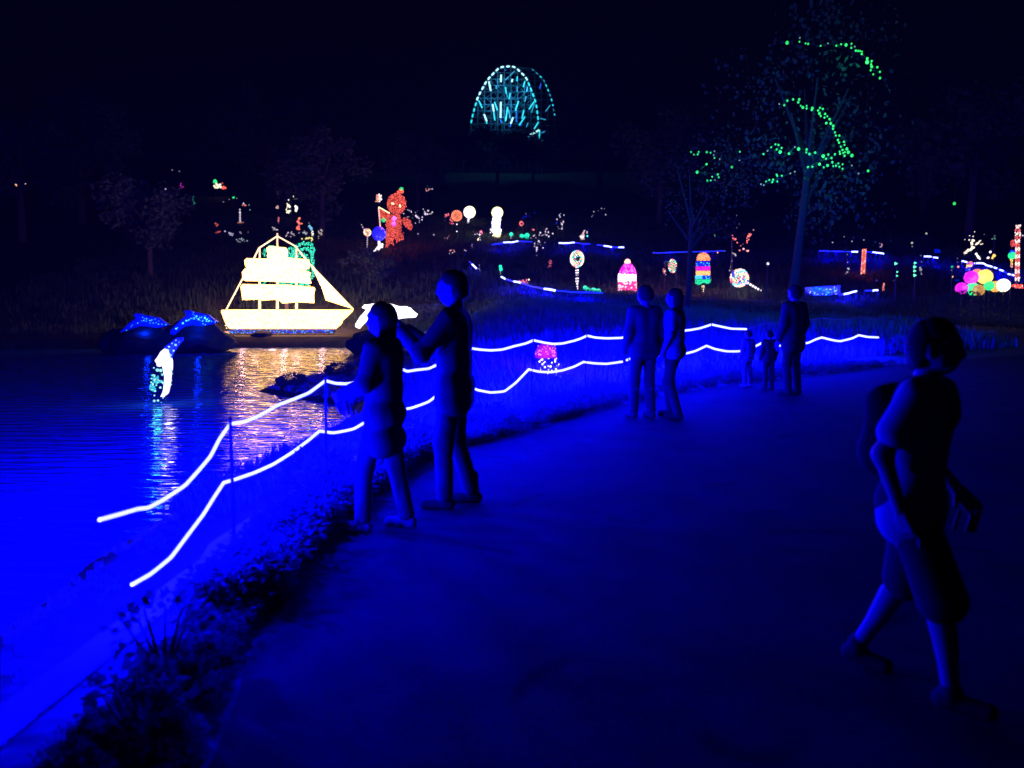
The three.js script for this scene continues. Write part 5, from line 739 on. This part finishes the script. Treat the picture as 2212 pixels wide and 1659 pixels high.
function person(label, x, D, h, yaw, o) {
  const g = thing('person', label, 'person', at0(x, D).add(V(0, 0.012, 0))); g.rotation.y = yaw;
  const s = h / 1.75, J = {}, W = o.width ?? 1, set = (k, a) => { J[k] = V(a[0] * s, a[1] * s, a[2] * s); };
  const base = { hipL: [-0.09, 0.9, 0], hipR: [0.09, 0.9, 0], kneeL: [-0.1, 0.49, -0.03], kneeR: [0.1, 0.49, -0.03], ankL: [-0.11, 0.075, 0.02], ankR: [0.11, 0.075, 0.02], waist: [0, 1.08, 0], chest: [0, 1.3, -0.005], neck: [0, 1.46, 0.005], head: [0, 1.61, -0.01], shL: [-0.18 * W, 1.4, 0], shR: [0.18 * W, 1.4, 0], elL: [-0.24, 1.13, 0.02], elR: [0.24, 1.13, 0.02], wrL: [-0.24, 0.88, -0.08], wrR: [0.24, 0.88, -0.08] };
  for (const k in base) set(k, (o.pose ?? {})[k] ?? base[k]);
  const toe = (a, f) => a.clone().add(V(f[0], f[1], f[2]).multiplyScalar(s)), q = (v, dx, dy, dz) => v.clone().add(V(dx, dy, dz).multiplyScalar(s));
  const B = (a, b, ra, rb) => [a, b, ra * s, (rb ?? ra) * s];
  const footL = (o.pose ?? {}).toeL ?? [0, -0.04, -0.15], footR = (o.pose ?? {}).toeR ?? [0, -0.04, -0.15];
  const legs = [B(J.hipL, J.kneeL, 0.085, 0.058), B(J.hipR, J.kneeR, 0.085, 0.058), B(J.kneeL, J.ankL, 0.056, 0.036), B(J.kneeR, J.ankR, 0.056, 0.036)];
  const calf = [B(q(J.kneeL.clone().lerp(J.ankL, 0.25), 0, 0, 0.02), J.kneeL.clone().lerp(J.ankL, 0.55), 0.045, 0.035), B(q(J.kneeR.clone().lerp(J.ankR, 0.25), 0, 0, 0.02), J.kneeR.clone().lerp(J.ankR, 0.55), 0.045, 0.035)];
  const feet = [B(q(J.ankL, 0, -0.035, 0.02), toe(J.ankL, footL), 0.037, 0.03), B(q(J.ankR, 0, -0.035, 0.02), toe(J.ankR, footR), 0.037, 0.03)];
  const torso = [B(J.hipL, J.hipR, 0.105), B(q(J.waist, -0.05 * W, -0.12, 0), q(J.waist, -0.055 * W, 0.02, 0), 0.1, 0.095), B(q(J.waist, 0.05 * W, -0.12, 0), q(J.waist, 0.055 * W, 0.02, 0), 0.1, 0.095), B(q(J.waist, -0.05 * W, 0, 0), q(J.chest, -0.075 * W, 0.02, 0), 0.095, 0.11), B(q(J.waist, 0.05 * W, 0, 0), q(J.chest, 0.075 * W, 0.02, 0), 0.095, 0.11), B(q(J.shL, 0.06, -0.01, 0), q(J.shR, -0.06, -0.01, 0), 0.07), B(q(J.hipL, 0.02, -0.0, 0.04), q(J.hipR, -0.02, 0, 0.04), 0.09)];
  const arms = [B(J.shL, J.elL, 0.052, 0.04), B(J.elL, J.wrL, 0.041, 0.027), B(J.shR, J.elR, 0.052, 0.04), B(J.elR, J.wrR, 0.041, 0.027)];
  const f = V(0, 0, -1), H = J.head;
  const headB = [B(q(J.neck, 0, -0.06, 0.01), q(H, 0, -0.06, 0.02), 0.058, 0.052), B(q(H, 0, 0.02, 0.015), q(H, 0, 0.035, -0.015), 0.083, 0.08), B(q(H, 0, -0.05, -0.03), q(H, 0, -0.085, -0.052), 0.055, 0.03), B(q(H, -0.03, -0.03, -0.03), q(H, 0.03, -0.03, -0.03), 0.05),
    B(q(H, 0, 0.01, -0.095), q(H, 0, -0.03, -0.112), 0.01, 0.015), B(q(H, -0.018, -0.066, -0.085), q(H, 0.018, -0.066, -0.085), 0.009), B(q(H, -0.04, 0.03, -0.086), q(H, 0.04, 0.03, -0.086), 0.012), B(q(H, -0.083, 0.01, 0.01), q(H, -0.088, -0.03, 0.005), 0.016, 0.011), B(q(H, 0.083, 0.01, 0.01), q(H, 0.088, -0.03, 0.005), 0.016, 0.011)];
  const all = [...legs, ...calf, ...feet, ...torso, ...arms, ...headB], N = o.N ?? 112;
  const pts = all.flatMap((b) => [b[0], b[1]]), lo = V(1e9, 1e9, 1e9), hi = V(-1e9, -1e9, -1e9); pts.forEach((p) => { lo.min(p); hi.max(p); });
  lo.subScalar(0.2 * s); hi.addScalar(0.2 * s); const c = lo.clone().add(hi).multiplyScalar(0.5), e = hi.clone().sub(lo).multiplyScalar(0.5);
  const geos = [field(all, c, e, N, 0.035 * s)];
  for (const [wr, el, side] of [[J.wrL, J.elL, 1], [J.wrR, J.elR, -1]]) { const dir = wr.clone().sub(el), hb = handBones(wr.clone().addScaledVector(dir.clone().normalize(), 0.008), dir, V(side === 1 ? 1 : -1, 0.1, -0.35), o.curl ?? 0.55, side).map(([a, b, ra, rb]) => [wr.clone().add(a.sub(wr).multiplyScalar(s)), wr.clone().add(b.sub(wr).multiplyScalar(s)), ra * s, rb * s]); const hc = wr.clone().addScaledVector(dir.normalize(), 0.075 * s); geos.push(field(hb, hc, V(0.13, 0.13, 0.13).multiplyScalar(s), 56, 0.008 * s)); }
  const skin = std(...(o.skin ?? [0.2, 0.13, 0.1]), 0.7, { specularIntensity: 0.15 });
  part('body', mergeGeometries(geos), skin, g);
  const cloth = (name, bones, grow, m, k = 0.04, NN = N) => part(name, field(bones, c, e, NN, k * s, grow * s), m, g);
  const C = (rgb) => std(...rgb.map((k) => k * 0.9), 0.95, { specularIntensity: 0.06 });
  if (o.trousers) cloth('trousers', [...legs.map((b, i) => i > 1 ? [b[0], b[0].clone().lerp(b[1], 0.93), b[2], b[3] + 0.014 * s] : b), torso[0], torso[6], torso[1], torso[2]].map((b, i) => i > 5 ? [b[0], b[0].clone().lerp(b[1], 0.3), b[2], b[3]] : b), 0.012, C(o.trousers));
  if (o.shorts) cloth('shorts', [[legs[0][0], legs[0][0].clone().lerp(legs[0][1], 1.02), legs[0][2], legs[0][3] + 0.035 * s], [legs[1][0], legs[1][0].clone().lerp(legs[1][1], 1.02), legs[1][2], legs[1][3] + 0.035 * s], torso[0], torso[6], [torso[1][0], torso[1][0].clone().lerp(torso[1][1], 0.3), torso[1][2], torso[1][3]], [torso[2][0], torso[2][0].clone().lerp(torso[2][1], 0.3), torso[2][2], torso[2][3]]], 0.016, C(o.shorts));
  const hem = o.hem ?? 0;
  const top = [...torso.slice(1, 6), [torso[0][0].clone().add(V(0.01, -hem * s, 0)), torso[0][1].clone().add(V(-0.01, -hem * s, 0)), torso[0][2] + 0.012 * s, torso[0][3] + 0.012 * s], torso[0]];
  if (o.jacket) cloth(o.jacketName ?? 'jacket', [...top, ...arms.map((b, i) => i % 2 ? [b[0], b[0].clone().lerp(b[1], 0.96), b[2], b[3] + 0.006 * s] : b)], 0.02, C(o.jacket));
  if (o.shirt) cloth('t_shirt', [...top, ...[0, 2].map((i) => [arms[i][0], arms[i][0].clone().lerp(arms[i][1], 0.62), arms[i][2], arms[i][3] + 0.018 * s])], 0.018, C(o.shirt));
  if (o.shoes) for (const [a, b] of [[J.ankL, footL], [J.ankR, footR]]) { const up = o.boots ? 0.13 : 0.01, t = toe(a, b), cc = a.clone().lerp(t, 0.4).add(V(0, 0.03 * s, 0)), heel = a.clone().addScaledVector(t.clone().sub(a).setY(0).normalize(), -0.035 * s).setY(Math.min(a.y, t.y + 0.06 * s) - 0.03 * s); part(o.boots ? 'boot' : 'shoe', field([[a.clone().add(V(0, up * s, 0)), a.clone().add(V(0, -0.02 * s, 0)), 0.047 * s, 0.046 * s], [heel, t, 0.041 * s, 0.037 * s], [heel.clone().setY(heel.y - 0.012 * s), t.clone().setY(t.y - 0.006 * s), 0.036 * s, 0.034 * s]], cc, V(0.26, 0.26, 0.26).multiplyScalar(s), 64, 0.014 * s), std(...o.shoes.map((k) => k * 0.7), 0.9, { specularIntensity: 0.06 }), g); }
  if (o.hair) { const L = o.hairLength ?? 0.03, hb = [B(q(H, 0, 0.04, 0.02), q(H, 0, 0.05, 0.0), 0.094, 0.088), B(q(H, -0.03, 0, 0.045), q(H, 0.03, 0, 0.045), 0.07), B(q(H, -0.05, -0.01, 0.04), q(H, -0.05, -L, 0.05), 0.045, 0.035), B(q(H, 0.05, -0.01, 0.04), q(H, 0.05, -L, 0.05), 0.045, 0.035), B(q(H, 0, -0.01, 0.06), q(H, 0, -L * 1.15, 0.075), 0.055, 0.04)]; part('hair', field(hb, q(H, 0, -L * 0.5 + 0.02, 0.03), V(0.2, 0.18 + L * 0.75, 0.2).multiplyScalar(s), 64, 0.03 * s), std(...o.hair, 0.8, { specularIntensity: 0.06 }), g); }
  if (o.cap) { part('cap', field([B(q(H, 0, 0.05, 0.015), q(H, 0, 0.055, -0.01), 0.094, 0.09), B(q(H, -0.04, 0.045, -0.1), q(H, 0.04, 0.045, -0.1), 0.014), B(q(H, -0.035, 0.04, -0.14), q(H, 0.035, 0.04, -0.14), 0.012)], q(H, 0, 0.05, -0.03), V(0.2, 0.2, 0.22).multiplyScalar(s), 64, 0.02 * s), C(o.cap), g); }
  return { g, J, s, q, field: (name, bones, rgb, k = 0.03, NN = 80) => cloth(name, bones, 0, C(rgb), k, NN), B };
}
const left90 = Math.PI / 2;
// person in profile before the ship
person('person with long dark hair and dark coat nearest the fence, facing the glowing ship', -0.86, 5.5, 1.56, left90 - 0.25, { jacket: [0.03, 0.03, 0.035], jacketName: 'coat', hem: 0.2, trousers: [0.03, 0.03, 0.04], shoes: [0.1, 0.1, 0.1], hair: [0.02, 0.015, 0.012], hairLength: 0.26, N: 128,
  pose: { kneeL: [-0.1, 0.49, -0.13], kneeR: [0.1, 0.49, 0.04], ankL: [-0.1, 0.075, -0.15], ankR: [0.11, 0.075, 0.13], elL: [-0.25, 1.14, -0.05], wrL: [-0.12, 1.05, -0.28], elR: [0.25, 1.14, -0.03], wrR: [0.1, 1.02, -0.26] } });
const tall = person('tall person in ankle boots raising a phone, right of the person with long dark hair', -0.43, 6.15, 1.79, left90 - 0.1, { jacket: [0.028, 0.028, 0.035], hem: 0.1, trousers: [0.025, 0.025, 0.035], shoes: [0.015, 0.015, 0.018], boots: true, hair: [0.02, 0.016, 0.014], N: 128, width: 1.05,
  pose: { kneeL: [-0.1, 0.49, -0.07], kneeR: [0.1, 0.49, -0.01], ankL: [-0.11, 0.075, -0.06], ankR: [0.11, 0.075, 0.11], elL: [-0.22, 1.15, -0.2], wrL: [-0.07, 1.3, -0.38], elR: [0.22, 1.15, -0.18], wrR: [0.08, 1.3, -0.37] } });
{ const p = thing('mobile_phone', 'dark phone held up in both hands by the tall person in boots', 'phone', V(0, 0, 0)); p.rotation.y = left90 - 0.1; const c = V(0, 1.37 * tall.s, -0.46 * tall.s).applyAxisAngle(V(0, 1, 0), p.rotation.y); p.position.copy(tall.g.position).add(c);
  const s = new THREE.Shape(); s.moveTo(-0.07, -0.036); s.lineTo(0.07, -0.036); s.lineTo(0.075, -0.031); s.lineTo(0.075, 0.031); s.lineTo(0.07, 0.036); s.lineTo(-0.07, 0.036); s.lineTo(-0.075, 0.031); s.lineTo(-0.075, -0.031); part('case', new THREE.ExtrudeGeometry(s, { depth: 0.006, bevelEnabled: true, bevelSize: 0.0015, bevelThickness: 0.0015, bevelSegments: 2 }), std(0.02, 0.02, 0.022, 0.3), p); part('screen', new THREE.PlaneGeometry(0.136, 0.062).translate(0, 0, 0.0105), std(0.01, 0.01, 0.012, 0.15), p); }
person('left of two dark figures standing on the path in front of the soft-serve light', 1.72, 10.7, 1.74, 0.35, { jacket: [0.03, 0.03, 0.04], trousers: [0.02, 0.02, 0.03], shoes: [0.03, 0.03, 0.03], hair: [0.03, 0.02, 0.015], pose: { kneeL: [-0.09, 0.49, -0.08], ankL: [-0.1, 0.075, -0.08] } });
person('right of two dark figures standing before the soft-serve light, in a paler top', 2.12, 10.75, 1.7, left90 - 0.5, { shirt: [0.16, 0.16, 0.18], trousers: [0.02, 0.02, 0.03], shoes: [0.02, 0.02, 0.02], hair: [0.02, 0.015, 0.012], hairLength: 0.15, pose: { kneeR: [0.1, 0.49, -0.12], ankR: [0.1, 0.075, -0.06], ankL: [-0.1, 0.075, 0.1] } });
person('small person in pale clothes standing beside the path edge', 4.16, 14.5, 1.0, 0.5, { jacket: [0.3, 0.3, 0.32], trousers: [0.12, 0.12, 0.14], shoes: [0.3, 0.3, 0.3], hair: [0.05, 0.035, 0.025], N: 84 });
person('small person in dark clothes between the small pale-clothed one and the tall far figure', 4.38, 14.0, 1.02, 0.2, { jacket: [0.025, 0.025, 0.03], trousers: [0.02, 0.02, 0.025], shoes: [0.02, 0.02, 0.02], hair: [0.02, 0.015, 0.012], N: 84 });
person('tall dark figure farthest right of the group by the far fence', 4.58, 13.4, 1.78, 0.5, { jacket: [0.022, 0.022, 0.028], hem: 0.12, trousers: [0.02, 0.02, 0.025], shoes: [0.02, 0.02, 0.02], hair: [0.02, 0.016, 0.013], hairLength: 0.05 });
// nearest walker
const walker = person('nearest person walking past on the right in pale T-shirt, dark knee-length shorts and bare legs', 1.6, 3.22, 1.52, 4.05, { shirt: [0.16, 0.16, 0.17], hem: 0.07, shorts: [0.015, 0.015, 0.02], shoes: [0.02, 0.02, 0.025], hair: [0.02, 0.016, 0.013], hairLength: 0.06, skin: [0.2, 0.13, 0.1], N: 136, width: 1.12, curl: 0.8,
  pose: { kneeR: [0.11, 0.5, -0.16], kneeL: [-0.11, 0.5, 0.03], ankR: [0.12, 0.085, -0.22], ankL: [-0.12, 0.1, 0.24], toeL: [0, -0.07, -0.13], elL: [-0.27, 1.13, 0.06], wrL: [-0.23, 0.93, -0.14], elR: [0.25, 1.14, 0.08], wrR: [0.24, 0.9, 0.0], chest: [0, 1.3, -0.03], neck: [0, 1.46, -0.03], head: [0, 1.6, -0.06], shL: [-0.2, 1.4, -0.02], shR: [0.2, 1.4, -0.03] } });
{ const q = walker.q, J = walker.J, B = walker.B, t = thing('backpack', 'dark rounded backpack on the back of the nearest walker', 'backpack', walker.g.position.clone()); t.rotation.y = walker.g.rotation.y;
  const c = q(J.chest, 0, -0.08, 0.17), bag = [B(q(J.chest, -0.07, 0.03, 0.15), q(J.chest, -0.08, -0.2, 0.16), 0.08, 0.09), B(q(J.chest, 0.07, 0.03, 0.15), q(J.chest, 0.08, -0.2, 0.16), 0.08, 0.09), B(q(J.chest, -0.05, 0.04, 0.15), q(J.chest, 0.05, 0.04, 0.15), 0.085), B(q(J.chest, -0.05, -0.17, 0.2), q(J.chest, 0.05, -0.17, 0.2), 0.065)];
  part('bag', field(bag, c, V(0.34, 0.4, 0.3), 84, 0.04), std(0.008, 0.008, 0.01, 0.95, { specularIntensity: 0.05 }), t);
  for (const sx of [-1, 1]) part('strap', tube([q(J.chest, 0.1 * sx, 0.06, 0.13), q(J.chest, 0.11 * sx, 0.165, 0.04), q(J.chest, 0.105 * sx, 0.135, -0.085), q(J.chest, 0.1 * sx, -0.02, -0.118), q(J.chest, 0.14 * sx, -0.15, -0.03), q(J.chest, 0.12 * sx, -0.2, 0.1)], 0.014, 30, 6), std(0.008, 0.008, 0.01, 0.95, { specularIntensity: 0.05 }), t);
}
renderer.render(scene, camera);
